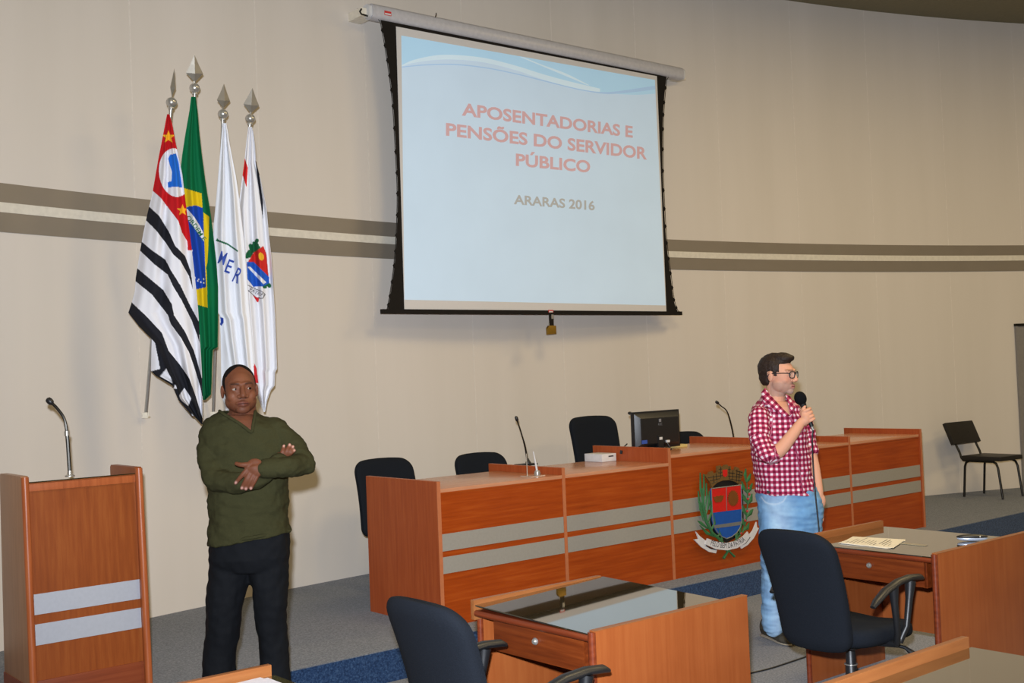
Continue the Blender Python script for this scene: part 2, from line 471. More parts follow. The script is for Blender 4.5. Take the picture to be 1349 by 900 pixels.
# ------------------------------------------------------------------ the long dais bench
bench = empty('dais_bench', W(4.01, 5.63, STAGE_Z), ANG, label='long reddish wooden dais bench with two grey metal stripes on the stage', cat='bench')
JX = [0.0, 1.02, 2.04, 3.14, 4.235, 5.31]
for i in range(5):
    x0, x1 = JX[i] + 0.0135, JX[i + 1] - 0.0135
    hi = 0.885 if i == 2 else 0.83
    MB().box(x0, x1, 0.004, 0.022, 0, hi - 0.022).build('front_panel', M_bench_h, bench)
    MB().box(x0, x1, 0.0, 0.70, hi - 0.022, hi).build('worktop', M_top, bench, bevel=0.002)
    MB().box(x0, x1, 0.0005, 0.0245, hi - 0.030, hi - 0.0215).build('worktop_edge', M_bench_h, bench)
    MB().box(x0 + 0.002, x1 - 0.002, 0.001, 0.0045, 0.455, 0.558).build('metal_stripe', M_alu, bench)
    MB().box(x0 + 0.002, x1 - 0.002, 0.001, 0.0045, 0.320, 0.420).build('metal_stripe', M_alu, bench)
    MB().box(x0, x1, 0.42, 0.74, 0.53, 0.555).build('desk_shelf', M_bench_h, bench)
for i, x in enumerate(JX):
    hi = 0.935 if i in (2, 3) else 0.877
    e = i in (0, 5)
    p = MB().box(x - 0.0125, x + 0.0125, -0.012 if e else 0.002, 0.78, 0, hi).build('end_panel' if e else 'divider_panel', M_bench_v, bench)
    MB().box(x - 0.0130, x + 0.0130, (-0.0126 if e else 0.0005), (-0.010 if e else 0.004), 0.001, hi + 0.0006).build('edge_band', M_edge, p)
    MB().box(x - 0.0130, x + 0.0130, -0.012 if e else 0.002, 0.7806, hi - 0.001, hi + 0.0008).build('top_edge', M_bench_y, p)

# ------------------------------------------------------------------ lectern at the left
LO = Vector((-0.4327 * 5.55, 5.55, STAGE_Z))
lect = empty('lectern', LO, ANG, label='wooden lectern with two silver stripes and a glass top, left of the man in green', cat='lectern')
LWID = 0.60; LH = 1.10
zf = lambda py: atY(38, py, 5.56).z - STAGE_Z
def side_panel(x0, x1, nm):
    mb = MB()
    prof = [(-0.055, 0), (0.36, 0), (0.36, LH - 0.012), (0.348, LH), (0.012, LH), (0.0, LH - 0.012)]
    mb.prism([(x0, y, z) for y, z in prof], (x1 - x0, 0, 0))
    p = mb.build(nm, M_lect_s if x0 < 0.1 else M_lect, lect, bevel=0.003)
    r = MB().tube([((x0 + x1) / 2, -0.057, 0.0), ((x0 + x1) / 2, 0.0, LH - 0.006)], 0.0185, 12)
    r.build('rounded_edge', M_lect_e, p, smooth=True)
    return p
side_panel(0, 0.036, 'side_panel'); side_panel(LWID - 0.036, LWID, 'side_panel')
def slant(z): return -0.05 + 0.055 * z / LH
fp = MB()
def slab(mb, x0, x1, z0, z1, d0, d1):
    mb.hexa([(x0, slant(z0) + d0, z0), (x1, slant(z0) + d0, z0), (x1, slant(z0) + d1, z0), (x0, slant(z0) + d1, z0),
             (x0, slant(z1) + d0, z1), (x1, slant(z1) + d0, z1), (x1, slant(z1) + d1, z1), (x0, slant(z1) + d1, z1)])
    return mb
slab(fp, 0.034, LWID - 0.034, 0.10, LH - 0.075, 0.010, 0.030).build('front_panel', M_lect, lect)
slab(MB(), 0.034, LWID - 0.034, LH - 0.078, LH - 0.040, 0.002, 0.034).build('top_rail', M_lect_e, lect, bevel=0.006)
slab(MB(), 0.034, LWID - 0.034, 0.0, 0.115, 0.004, 0.034).build('plinth_board', M_lect_d, lect, bevel=0.004)
MB().box(-0.004, 0.0005, -0.05, 0.36, 0, 0.10).build('plinth_board', M_lect_d, lect)
slab(MB(), 0.037, LWID - 0.037, zf(811), zf(784), 0.0075, 0.011).build('metal_stripe', M_alu_l, lect)
slab(MB(), 0.037, LWID - 0.037, zf(851), zf(823.5), 0.0075, 0.011).build('metal_stripe', M_alu_l, lect)
MB().hexa([(0.034, 0.004, LH - 0.040), (LWID - 0.034, 0.004, LH - 0.040), (LWID - 0.034, 0.35, LH - 0.10), (0.034, 0.35, LH - 0.10),
           (0.034, 0.004, LH - 0.036), (LWID - 0.034, 0.004, LH - 0.036), (LWID - 0.034, 0.35, LH - 0.096), (0.034, 0.35, LH - 0.096)]).build('sloping_board', M_lect, lect)
MB().hexa([(0.038, 0.0, LH - 0.0355), (LWID - 0.038, 0.0, LH - 0.0355), (LWID - 0.038, 0.35, LH - 0.0955), (0.038, 0.35, LH - 0.0955),
           (0.038, 0.0, LH - 0.030), (LWID - 0.038, 0.0, LH - 0.030), (LWID - 0.038, 0.35, LH - 0.090), (0.038, 0.35, LH - 0.090)]).build('glass_top', M_glass, lect)

# ------------------------------------------------------------------ gooseneck microphones
def gooseneck(name, base, pts, label, rz=0, plate=True, group=None, rneck=0.0052, ring=False, head=0.013):
    t = empty(name, base, rz, label=label, cat='microphone', group=group)
    pts = [Vector(p) - Vector(base) for p in pts]
    if rz: pts = [Matrix.Rotation(-rz, 3, 'Z') @ p for p in pts]
    if plate:
        MB().box(-0.10, 0.055, -0.045, 0.045, 0.0, 0.014).build('base_plate', M_black, t, bevel=0.005)
        MB().lathe([(0.020, 0.012), (0.020, 0.022), (0.008, 0.042), (0.006, 0.05)]).build('socket', M_black, t, smooth=True)
    else:
        MB().lathe([(0.024, 0.0), (0.024, 0.006), (0.013, 0.012), (0.011, 0.03)]).build('socket', M_steel, t, smooth=True)
    # smooth the path
    P = []
    for i in range(len(pts) - 1):
        a = pts[max(i - 1, 0)]; b = pts[i]; c = pts[i + 1]; d = pts[min(i + 2, len(pts) - 1)]
        for k in range(6):
            s = k / 6
            P.append(0.5 * ((2 * b) + (c - a) * s + (2 * a - 5 * b + 4 * c - d) * s * s + (3 * b - a - 3 * c + d) * s ** 3))
    P.append(pts[-1])
    nk = MB().tube(P, [rneck * (1.25 if i < len(P) * 0.45 else 1.0) for i in range(len(P))], 8).build('neck', M_dark, t, smooth=True)
    if ring:
        q = P[int(len(P) * 0.42)]
        MB().tube([q - Vector((0, 0, 0.012)), q + Vector((0, 0, 0.012))], rneck * 1.7, 10).build('collar_ring', M_steel, nk, smooth=True)
    d = (P[-1] - P[-2]).normalized()
    MB().tube([P[-1] - d * 0.012, P[-1] - d * 0.004, P[-1] + d * 0.010, P[-1] + d * 0.022, P[-1] + d * 0.028], [head * .5, head * .9, head, head * .85, head * .3], 12).build('capsule', M_black, t, smooth=True)
    return t
Ym = 5.80
lm = lambda px, py: atY(px, py, Ym)
gooseneck('gooseneck_microphone', lm(92, 628), [lm(92, 625), lm(90.3, 600), lm(88.5, 575), lm(85, 553), lm(76, 539), lm(67, 530)],
          'chrome gooseneck microphone standing on the lectern', plate=False, rneck=0.0078, ring=True, head=0.017)
b1 = atz(696, 613, 1.012); v1 = toUV(b1).y
gooseneck('gooseneck_microphone', b1, [atv(695, 611, v1), atv(692, 590, v1), atv(686.5, 570, v1), atv(681, 553, v1)],
          'gooseneck microphone at the low left part of the bench, between two black chairs', ANG, group=None)
b2 = W(7.345, 6.12, 1.0105); v2 = 6.12
gooseneck('gooseneck_microphone', b2, [b2 + Vector((0, 0, 0.01)), atv(966, 574, v2), atv(961.5, 553, v2), atv(957, 541, v2), atv(950, 535, v2), atv(945.5, 531, v2)],
          'bent gooseneck microphone beside the man in the checked shirt', ANG)
b3 = W(6.40, 6.275, 1.0655); v3 = 6.30
gooseneck('gooseneck_microphone', b3, [b3 + Vector((0, 0, 0.01)), atv(856, 560, v3 + 0.02), atv(846, 547, v3 + 0.02), atv(838, 545, v3 + 0.02), atv(830.5, 544.5, v3)],
          'gooseneck microphone mostly hidden behind the computer monitor', ANG)

# ------------------------------------------------------------------ things on the bench
mon = empty('computer_monitor', W(6.33, 6.06, 1.0655), ANG, label='black computer monitor seen from behind on the raised middle of the bench', cat='monitor')
sx0 = toUV(atv(834, 545, 6.06)).x - 6.33; sx1 = toUV(atv(895, 541, 6.06)).x - 6.33
sz1 = atv(834, 543.5, 6.06).z - 1.065; sz0 = sz1 - 0.285
MB().box(sx0, sx1, 0.005, 0.03, sz0, sz1).build('bezel', M_black, mon, bevel=0.004)
mb = MB(); c = (sx0 + sx1) / 2
ringA = [(sx0 + .012, .006, sz0 + .012), (sx1 - .012, .006, sz0 + .012), (sx1 - .012, .006, sz1 - .012), (sx0 + .012, .006, sz1 - .012)]
ringB = [(sx0 + .05, -.030, sz0 + .04), (sx1 - .05, -.030, sz0 + .04), (sx1 - .05, -.030, sz1 - .05), (sx0 + .05, -.030, sz1 - .05)]
mb.loft([ringA, ringB]).build('back_shell', M_black, mon, bevel=0.006)
MB().box(sx0 + .02, sx1 - .02, .0301, .0312, sz0 + .02, sz1 - .02).build('screen_glass', M_dark, mon)
MB().box(c - .03, c + .03, -.034, -.012, .01, sz0 + .10).build('stand_neck', M_black, mon, bevel=0.004)
MB().lathe([(.105, 0), (.105, .006), (.05, .014), (.04, .016)], (c, 0, 0), 28).build('stand_foot', M_black, mon, smooth=True)
MB().box(c - .012, c + .012, -.0322, -.0302, sz1 - .085, sz1 - .062).build('logo_badge', plain('badge_grey', (120, 120, 124), 0.4), mon)
text_on('logo_letters', 'AOC', lambda s, t: chain_matrix(mon) @ Vector((c - .024 + .048 * s, -.0312, sz1 - .112 + .020 * t)), plain('logo_grey', (96, 100, 108), 0.5), mon)
MB().box(sx0 + .05, sx0 + .105, -.034, -.029, sz0 + .045, sz0 + .072).build('blue_sticker', plain('sticker_blue', (50, 80, 160), 0.5), mon)
MB().box(c - .018, c + .014, -.036, -.033, sz0 + .065, sz0 + .085).build('socket_plate', M_white, mon)
MB().tube([(c + .06, -.03, sz0 + .05), (c + .07, -.06, sz0 + .0), (c + .05, -.07, .02), (c + .02, -.05, .006)], .004, 8).build('power_lead', M_black, mon, smooth=True)
MB().box(c + .055, c + .085, -.045, -.028, sz0 + .04, sz0 + .058).build('plug', M_white, mon)
note = empty('paper_note', W(6.70, 6.16, 1.0655), ANG, label='small yellowish card lying beside the computer monitor', cat='card')
MB().box(-.075, .075, -.05, .05, 0, .02).build('card_stack', M_yellow, note)

bx = empty('white_box', W(5.895, 6.14, 1.0105), ANG, label='small white box with a dark slot on the bench worktop', cat='box')
MB().box(-.022, .125, 0.0, .19, 0, .058).build('housing', M_white, bx, bevel=0.004)
MB().box(.045, .095, -.0012, .002, .034, .043).build('slot', M_black, bx)
pth = [atz(814, 604, 1.02), atv(818, 596, 6.1), atv(821, 590, 6.15), atv(826, 585, 6.2)]
cord = empty('black_cord', pth[0], 0, label='short black cord over the partition beside the white box', cat='cord')
MB().tube(pth, .005, 8).build('lead', M_black, cord, smooth=True, world=True)
MB().tube([pth[1] - Vector((0, 0, .012)), pth[1] + Vector((.006, 0, .014))], .011, 8).build('ferrite_bead', M_black, cord, smooth=True, world=True)

ps = empty('pen_stand', W(4.885, 5.725, 1.0105), ANG, label='white pen upright in a small chrome holder at the bench front edge', cat='pen holder')
MB().box(-.07, .05, -.02, .09, 0, .004).build('clear_base', plain('clear_grey', (190, 170, 150), 0.15), ps)
MB().lathe([(.019, .003), (.022, .02), (.017, .036), (.010, .038)]).build('cup', M_steel, ps, smooth=True)
MB().tube([(0, 0, .02), (-.012, 0, .09), (-.028, 0, .165)], [.0075, .006, .003], 8).build('pen', M_white, ps, smooth=True)
MB().tube([(-.045, .05, .003), (-.045, .05, .15)], [.003, .002], 6).build('clear_rod', plain('rod_grey', (180, 172, 158), 0.2), ps)

# ------------------------------------------------------------------ councillors' desks
def desk(u0, u1, v0, v1, name_label, drawer=True, top_mat=None, zt=0.74, uright=None, rail=0.775, rightz=0.757, tilt=0.0):
    t = empty('desk', W(u0, v0, 0), ANG, label=name_label, cat='desk')
    L = u1 - u0; D = v1 - v0; ur = (uright or u1 + 0.1) - u0
    mr = MB(); mr.box(-0.005, ur, -0.028, 0.0, 0.0, rightz)
    r = mr.build('side_panel', M_desk_v, t, bevel=0.004)
    MB().tube([(-0.007, -0.014, 0.0), (-0.007, -0.014, rightz - 0.004)], 0.0155, 10).build('rounded_edge', M_desk_d, r, smooth=True)
    MB().box(-0.005, ur, -0.029, 0.001, rightz - 0.001, rightz + 0.0015).build('top_edge', M_desk, r)
    l = MB().box(0.03, L - 0.05, D + 0.004, D + 0.03, 0.0, zt - 0.02).build('side_panel', M_desk_v, t, bevel=0.003)
    MB().tube([(0.028, D + 0.017, 0.0), (0.028, D + 0.017, zt - 0.02)], 0.0145, 10).build('rounded_edge', M_desk_d, l, smooth=True)
    MB().box(-0.012, L - 0.01, D + 0.002, D + 0.026, zt - 0.045, rail).build('upper_rail', M_desk, t, bevel=0.003)
    MB().box(L - 0.055, L - 0.035, 0, D + 0.004, 0.19, zt - 0.02).build('modesty_panel', M_desk_v, t)
    MB().box(0.0, L, 0, D + 0.002, zt - 0.03, zt - 0.006).build('top_board', M_desk_d, t)
    MB().tube([(-0.002, 0.001, zt - 0.018), (-0.002, D + 0.001, zt - 0.018)], 0.0135, 12).build('front_lipping', M_desk_d, t, smooth=True)
    g = lambda x, y, z: (x, y, z + tilt * (x * SU + y * CU))          # tilt, where given, is added so the plate reflects the projection screen
    MB().hexa([g(x, y, z) for z in (zt - 0.005, zt) for x, y in ((-0.008, 0.001), (L, 0.001), (L, D + 0.001), (-0.008, D + 0.001))]).build('glass_top', top_mat or M_glass, t)
    if drawer:
        d = MB().box(0.012, 0.032, 0.055, D - 0.09, zt - 0.155, zt - 0.034).build('drawer', M_drawer, t, bevel=0.002)
        MB().lathe([(0.011, 0), (0.014, 0.004), (0.014, 0.010), (0.009, 0.016), (0.002, 0.017)], (0, 0, 0), 16, 'X').build('lock', M_steel, d, smooth=True)
        k = d.children[0]; k.location = (0.0118, 0.055 + (D - 0.145) * 0.5, zt - 0.078); k.rotation_euler = (0, 0, PI)
        MB().box(0.03, L - 0.06, 0.05, 0.07, zt - 0.16, zt - 0.03).build('drawer_case', M_drawer, t)
        MB().box(0.03, L - 0.06, D - 0.095, D - 0.075, zt - 0.16, zt - 0.03).build('drawer_case', M_desk, t)
        MB().box(0.033, L - 0.06, 0.072, D - 0.097, zt - 0.15, zt - 0.14).build('drawer_floor', M_drawer, t)
    return t
dA = desk(2.82, 3.53, 3.045, 3.715, 'wooden desk with a lock drawer and empty shiny glass top, in front of the bench', uright=3.665, rightz=0.752, tilt=0.031)
dB = desk(4.985, 5.745, 2.975, 3.715, 'wooden desk at right with papers on its dull glass top', uright=5.87)
dC = desk(2.60, 3.50, 1.25, 1.965, 'wooden desk cut off by the bottom right corner of the photo', uright=3.62)
dD = desk(0.95, 1.745, 2.72, 3.39, 'wooden desk cut off by the bottom edge in front of the man in green', uright=1.86)

# papers and small things on the desks
pp = [atz(*q, 0.7415) for q in ((1105, 716), (1124, 707.5), (1192, 712), (1172, 723))]
doc = empty('printed_sheets', pp[0], 0, label='printed white sheets lying on the right-hand desk', cat='papers')
cen = sum(pp, Vector()) / 4
for k in range(3):
    mb = MB(); q = [cen + (Matrix.Rotation(0.05 * (k - 1), 3, 'Z') @ (p - cen)) + Vector((0.004 * k, 0, 0.0011 * k)) for p in pp]
    mb.hexa(q + [p + Vector((0, 0, 0.0008)) for p in q]).build('sheet', M_paper, doc, world=True)
pr = MB()
def on_sheet(s, t): return pp[0].lerp(pp[3], s).lerp(pp[1].lerp(pp[2], s), t) + Vector((0.008, 0, 0.0034))
rng = random.Random(4)
for k in range(13):
    s = 0.08 + 0.066 * k
    a = rng.uniform(0.08, 0.3); b_ = rng.uniform(0.55, 0.92) if k % 4 else a + 0.2
    wd = 0.016 if k in (8, 9, 10) else 0.010
    q = [on_sheet(s, a), on_sheet(s + wd, a), on_sheet(s + wd, b_), on_sheet(s, b_)]
    pr.hexa(q + [x + Vector((0, 0, 0.0003)) for x in q])
pr.build('print_lines', M_ink, doc, world=True)
c0 = atz(1199, 717, 0.741); card = empty('clear_card', c0, ANG, label='thin clear plastic strip lying beside the printed sheets', cat='card')
MB().box(-.02, .02, -.09, .05, 0, .0015).build('strip', plain('clear_film', (150, 142, 120), 0.15), card)
c1 = atz(1281, 713, 0.7405); ph = empty('spectacle_case', c1, ANG - 0.9, label='small black and silver case at the far end of the right-hand desk', cat='case')
MB().ellipsoid((0, 0, .014), (.075, .022, .014), n=20, m=10).build('lower_shell', plain('silver_shell', (176, 186, 204), 0.3, 0.3), ph, smooth=True)
MB().ellipsoid((0, 0, .023), (.078, .024, .012), n=20, m=10).build('upper_shell', M_black, ph, smooth=True)
MB().ellipsoid((.035, -.018, .024), (.005, .005, .005), n=8, m=6).build('clasp', M_steel, ph, smooth=True)
# papers and a clear tumbler on the near left desk
d0 = atz(352, 900, 0.741)
doc2 = empty('paper_stack', W(1.40, 3.16, 0.741), ANG, label='stack of white papers on the desk at the bottom edge', cat='papers')
for k in range(5):
    o = MB().box(-.15, .15, -.105, .105, 0, .0012).build('sheet', plain('sheet_white', (214, 214, 226), 0.6) if k == 0 else MATS['sheet_white'], doc2)
    o.location = (.13 + .012 * (k % 3), .095 + .006 * (k % 2), .0016 * k); o.rotation_euler = (0, 0, 0.04 * (k - 2))
cup = empty('clear_cup', W(1.47, 3.235, 0.7495), 0, label='clear plastic cup on the paper stack at the bottom edge', cat='cup')
cm, cnt, cb = new_mat('clear_plastic', 0.08); cb.inputs['Alpha'].default_value = 0.3; cb.inputs['Base Color'].default_value = (.92, .93, .97, 1)
_n = cnt.nodes.new('ShaderNodeTexNoise'); _n.inputs['Scale'].default_value = 12
_b = cnt.nodes.new('ShaderNodeBump'); _b.inputs['Strength'].default_value = .05; cnt.links.new(_n.outputs['Fac'], _b.inputs['Height']); cnt.links.new(_b.outputs['Normal'], cb.inputs['Normal'])
MB().lathe([(.028, 0), (.030, .012), (.031, .026), (.0285, .026), (.026, .006), (.005, .004)]).build('cup_wall', cm, cup, smooth=True)

# ------------------------------------------------------------------ swivel chairs
def rounded_slab(w0, w1, h, th, n=10, m=30, curve=0.03, lean=0.0, bulge=0.5):
    """upholstered pad standing in x (width) / z (height), thickness along y"""
    mb = MB(); rings = []
    for j in range(m + 1):
        t = 0.5 - 0.5 * math.cos(PI * j / m)
        # rounded top and bottom ends
        e = 1.0
        wd = w0 + (w1 - w0) * t
        ee = min(t, 1 - t) * h
        rr = 0.085 if t > .5 else 0.06
        if ee < rr: wd -= 2 * (rr - math.sqrt(max(rr * rr - (rr - ee) ** 2, 0))) * (1.0 if t > .5 else 0.8)
        tt = th * (1 if ee > 0.04 else 0.35 + 0.65 * math.sqrt(ee / 0.04))
        z = h * t; yb = lean * t + curve * math.sin(PI * t) * 0.6
        ring = []
        for k in range(24):
            a = 2 * PI * k / 24
            cx = math.copysign(abs(math.cos(a)) ** 0.45, math.cos(a)) * wd / 2
            cy = math.copysign(abs(math.sin(a)) ** 0.55, math.sin(a)) * tt / 2
            wrap = -curve * (1 - (2 * cx / max(w0, w1)) ** 2)
            ring.append((cx, yb + cy + wrap, z + 0.02 * (1 - (2 * cx / max(w0, w1)) ** 2) * (t - .5) * 2))
        rings.append(ring)
    return mb.loft(rings)
def swivel_chair(loc, rz, label, zs=0.46, arms=True, hb=0.50, group=None, lean=-0.07, w0=0.42, w1=0.46, drop=0.03):
    """faces +y; seat top at zs"""
    t = empty('swivel_chair', loc, rz, label=label, cat='chair', group=group)
    bz = zs - drop
    bk = rounded_slab(w0, w1, hb, 0.075, curve=0.035, lean=lean).build('backrest', M_blackfab, t, smooth=True)
    bk.location = (0, -0.235, bz)
    s = MB(); rings = []
    for j in range(9):
        h = j / 8; z = zs - 0.085 + 0.085 * h
        sh = 1 - 0.10 * (abs(h - .5) * 2) ** 3
        ring = []
        for k in range(28):
            a = 2 * PI * k / 28
            x = math.copysign(abs(math.cos(a)) ** 0.5, math.cos(a)) * 0.235 * sh
            y = math.copysign(abs(math.sin(a)) ** 0.5, math.sin(a)) * 0.235 * sh
            ring.append((x, y + 0.015, z - 0.035 * max(0, (y - .1) / .13) ** 2 + 0.012 * (x / .235) ** 2))
        rings.append(ring)
    s.loft(rings).build('seat', M_blackfab, t, smooth=True)
    MB().box(-.09, .09, -.11, .10, zs - .115, zs - .08).build('seat_mechanism', M_black, t, bevel=.008)
    lv = MB().tube([(.08, .10, zs - .105), (.20, .14, zs - .125), (.255, .15, zs - .16), (.285, .155, zs - .205), (.295, .158, zs - .225)], [.007, .008, .017, .017, .008], 10).build('height_lever', M_black, t, smooth=True)
    MB().tube([(0, -.11, zs - .10), (0, -.20, zs - .09), (0, -.225, zs + .10)], [.02, .02, .016], 8, squash=.4).build('back_bar', M_black, t, smooth=True)
    cl = MB().lathe([(.030, .06), (.030, .20), (.0265, .205), (.0265, .26), (.023, .265), (.023, zs - .10)], n=18).build('gas_column', M_black, t, smooth=True)
    for z in (.20, .262): MB().lathe([(.0305, z - .002), (.0312, z), (.0305, z + .002)], n=18).build('column_ring', M_steel, cl, smooth=True)
    for k in range(5):
        a = 2 * PI * k / 5 + 0.5
        d = Vector((math.cos(a), math.sin(a), 0))
        sp = MB().tube([d * .02 + Vector((0, 0, .10)), d * .15 + Vector((0, 0, .092)), d * .275 + Vector((0, 0, .068))], [.026, .020, .015], 8).build('base_spoke', M_black, t, smooth=True)
        c = d * .275
        pz = Vector((-d.y, d.x, 0))
        cs = MB()
        for sgn in (-1, 1):
            cs.tube([c + pz * (sgn * .022) + Vector((0, 0, .026)), c + pz * (sgn * .006) + Vector((0, 0, .026))], .026, 14)
        cs.tube([c + Vector((0, 0, .026)), c + Vector((0, 0, .066))], .008, 8)
        cs.build('caster', M_black, sp, smooth=True)
    if arms:
        for sx in (-1, 1):
            x = sx * .275
            a = MB().tube([(x, -.215, zs + .125), (x, -.185, zs + .145), (x, -.11, zs + .182), (x, -.01, zs + .207), (x, .09, zs + .214), (x, .165, zs + .207), (x, .19, zs + .197)], [.014, .021, .024, .025, .025, .024, .014], 12, squash=.6).build('armrest', M_black, t, smooth=True)
            MB().tube([(x, -.05, zs + .20), (x, -.045, zs + .12), (x, -.03, zs - .02), (x * .93, -.01, zs - .07)], [.026, .017, .014, .016], 10).build('arm_post', M_black, a, smooth=True)
            MB().tube([(x, .09, zs + .20), (x, .075, zs + .12), (x, .045, zs - .0), (x * .93, .01, zs - .07)], [.026, .017, .014, .016], 10).build('arm_post', M_black, a, smooth=True)
            MB().tube([(x * .93, -.01, zs - .075), (x * .3, 0, zs - .09)], .016, 8).build('arm_bracket', M_black, a, smooth=True)
    return t
# chairs facing +u (rotation so that local +y runs along u)
cA = swivel_chair(W(2.50, 3.10, 0), ANG - PI / 2, 'dark swivel chair at the empty glass-topped desk, near the bottom edge', zs=0.475, hb=.53, drop=.06, lean=-.13, w0=.39, w1=.44)
cB = swivel_chair(W(4.63, 3.21, 0), ANG - PI / 2, 'black swivel chair with curved armrests at the right-hand desk', zs=0.47, hb=.525, drop=.075, lean=-.165, w0=.365, w1=.415)
for c in (cA, cB):
    bk = [o for o in c.children if o.name.startswith('backrest')][0]
    MB().box(-.022, .022, -.0655, -.060, .045, .058).build('maker_tag', plain('tag_grey', (96, 104, 112), 0.5) if 'tag_grey' not in MATS else MATS['tag_grey'], bk)
# chairs behind the bench, facing the hall (-v)
for (u, top, hb, lab) in ((4.61, 1.095, .52, 'black swivel chair behind the left end of the bench'),
                          (5.51, 1.07, .50, 'black swivel chair behind the low bench, mostly hidden, left of the bench microphone'),
                          (6.74, 1.295, .66, 'tall black chair back beside the computer monitor'),
                          (7.90, 1.09, .52, 'black chair of which only the rounded top shows right of the monitor')):
    zs = top - STAGE_Z - hb + 0.03 - 0.01
    zz = 0.48
    c = swivel_chair(W(u, 6.83, STAGE_Z), ANG + PI, lab, zs=zs, arms=False, hb=hb, lean=-0.09, w0=.50, w1=.50 if hb < .6 else .54)

# visitor chair with tubular legs, at the wall
vc = empty('visitor_chair', W(11.735, 6.255, STAGE_Z), ANG - 0.07, label='black armless visitor chair with tubular legs standing alone by the wall', cat='chair')
SZ = 0.43
MB().box(-.205, .205, -.235, .22, SZ - .03, SZ + .018).build('seat', M_blackvinyl, vc, bevel=.014)
bp = MB().box(-.255, .255, -.022, .022, 0, .25).build('backrest', M_blackvinyl, vc, bevel=.014)
bp.location = (0, .290, SZ + .135); bp.rotation_euler = (-.40, 0, 0)
for x in (-.09, .09):
    b = MB().ellipsoid((x, -.022, .125), (.010, .005, .010), n=8, m=6).build('button', M_blackvinyl, bp, smooth=True)
for s in (-1, 1):
    MB().tube([(s * .185, .12, SZ - .035), (s * .185, .215, SZ - .033), (s * .185, .235, SZ - .01), (s * .185, .255, SZ + .05), (s * .185, .315, SZ + .175)], .0125, 10).build('back_post', M_dark, vc, smooth=True)
    MB().tube([(s * .18, -.05, SZ - .038), (s * .18, .15, SZ - .038), (s * .182, .185, SZ - .055), (s * .184, .20, SZ - .10), (s * .186, .225, 0.005)], .0125, 10).build('leg', M_dark, vc, smooth=True)
    MB().tube([(s * .18, -.05, SZ - .038), (s * .18, -.13, SZ - .038), (s * .182, -.165, SZ - .055), (s * .184, -.185, SZ - .10), (s * .186, -.225, 0.005)], .0125, 10).build('leg', M_dark, vc, smooth=True)

# ------------------------------------------------------------------ projection screen
VS = 7.44
sv = lambda px, py, d=0.0: atv(px, py, VS + d)
scr = empty('projection_screen', sv(690, 411), ANG, label='white roll-down projection screen with black borders showing a title slide', cat='screen')
def flat(name, pts, mat, back, parent=scr, d=0.0, proj=sv):
    mb = MB().prism([proj(*p) + NV * d for p in pts], NV * back)
    return mb.build(name, mat, parent, world=True)
a0, a1 = sv(489, 17), sv(898, 95)
hw = 0.060
def tube_case(p, q, r):
    ring = []
    prof = []
    for k in range(16):
        a = 2 * PI * k / 16
        prof.append((math.copysign(abs(math.cos(a)) ** .6, math.cos(a)) * r, math.copysign(abs(math.sin(a)) ** .6, math.sin(a)) * r))
    return MB().loft([[x + NV * (c + 0.03) + Vector((0, 0, s)) for c, s in prof] for x in (p, q)])
zt = (a0.z + a1.z) / 2
A0 = Vector((a0.x, a0.y, zt)); A1 = Vector((a1.x, a1.y, zt))
case = tube_case(A0, A1, hw).build('roller_case', M_case, scr, world=True, smooth=True); autosmooth(case.data, .6)
for p, s in ((A0, -1), (A1, 1)):
    tube_case(p + NU * (s * 0.001), p + NU * (s * 0.03), hw * .86).build('end_cap', M_white, case, world=True, smooth=True)
# brackets to the wall
for p, s in ((A0, 1), (A1, -1)):
    q = p + NU * (s * -0.02)
    MB().hexa([q + NU * x + NV * y + Vector((0, 0, z)) for z in (-.045, .02) for x, y in ((-.06, .02), (.06, .02), (.06, .40 if s < 0 else .33), (-.06, .40 if s < 0 else .33))]).build('wall_bracket', M_bone, case, world=True)
lb = A0 + NU * 0.135
MB().hexa([lb + NU * x + NV * y + Vector((0, 0, z)) for z in (-.022, .012) for x, y in ((-.032, -.0315), (.032, -.0315), (.032, -.028), (-.032, -.028))]).build('red_label', M_red, case, world=True)
MB().hexa([lb + NU * x + NV * y + Vector((0, 0, z)) for z in (-.018, -.006) for x, y in ((-.028, -.0325), (.028, -.0325), (.028, -.03), (-.028, -.03))]).build('label_field', M_white, case, world=True)
hk = [sv(471, 12, .1), sv(475, 14, .1), sv(476, 12, -.04), sv(474, 15, -.05), sv(476, 18.5, -.05), sv(481, 20, -.03), sv(484, 21, .0)]
MB().tube(hk, .007, 8).build('hook', M_dark, case, world=True, smooth=True)
MB().tube([sv(572, 26, .0), sv(573.5, 23, -.02), sv(574.5, 19, -.02), sv(574.5, 17, -.02)], .004, 6).build('wire', M_dark, case, world=True, smooth=True)
# black tensioned border: its sides bow inwards between small tabs
Lb = [(501.5, 25), (508, 60), (514, 100), (518.5, 140), (522, 200), (524.5, 255), (523, 310), (520, 350), (514.5, 390), (511, 409)]
Rb = [(893, 411), (887.5, 395), (883, 360), (878, 320), (875, 275), (873, 225), (873, 170), (874.5, 135), (878, 101)]
def curve(pts, n=6):
    out = []
    for i in range(len(pts) - 1):
        a = pts[max(i - 1, 0)]; b = pts[i]; c = pts[i + 1]; d = pts[min(i + 2, len(pts) - 1)]
        for k in range(n):
            s = k / n
            out.append(tuple(0.5 * ((2 * b[j]) + (c[j] - a[j]) * s + (2 * a[j] - 5 * b[j] + 4 * c[j] - d[j]) * s * s + (3 * b[j] - a[j] - 3 * c[j] + d[j]) * s ** 3) for j in (0, 1)))
    out.append(pts[-1]); return out
lc, rc = curve(Lb), curve(Rb)
bord = flat('black_border', lc + rc, M_blackcloth, 0.004)
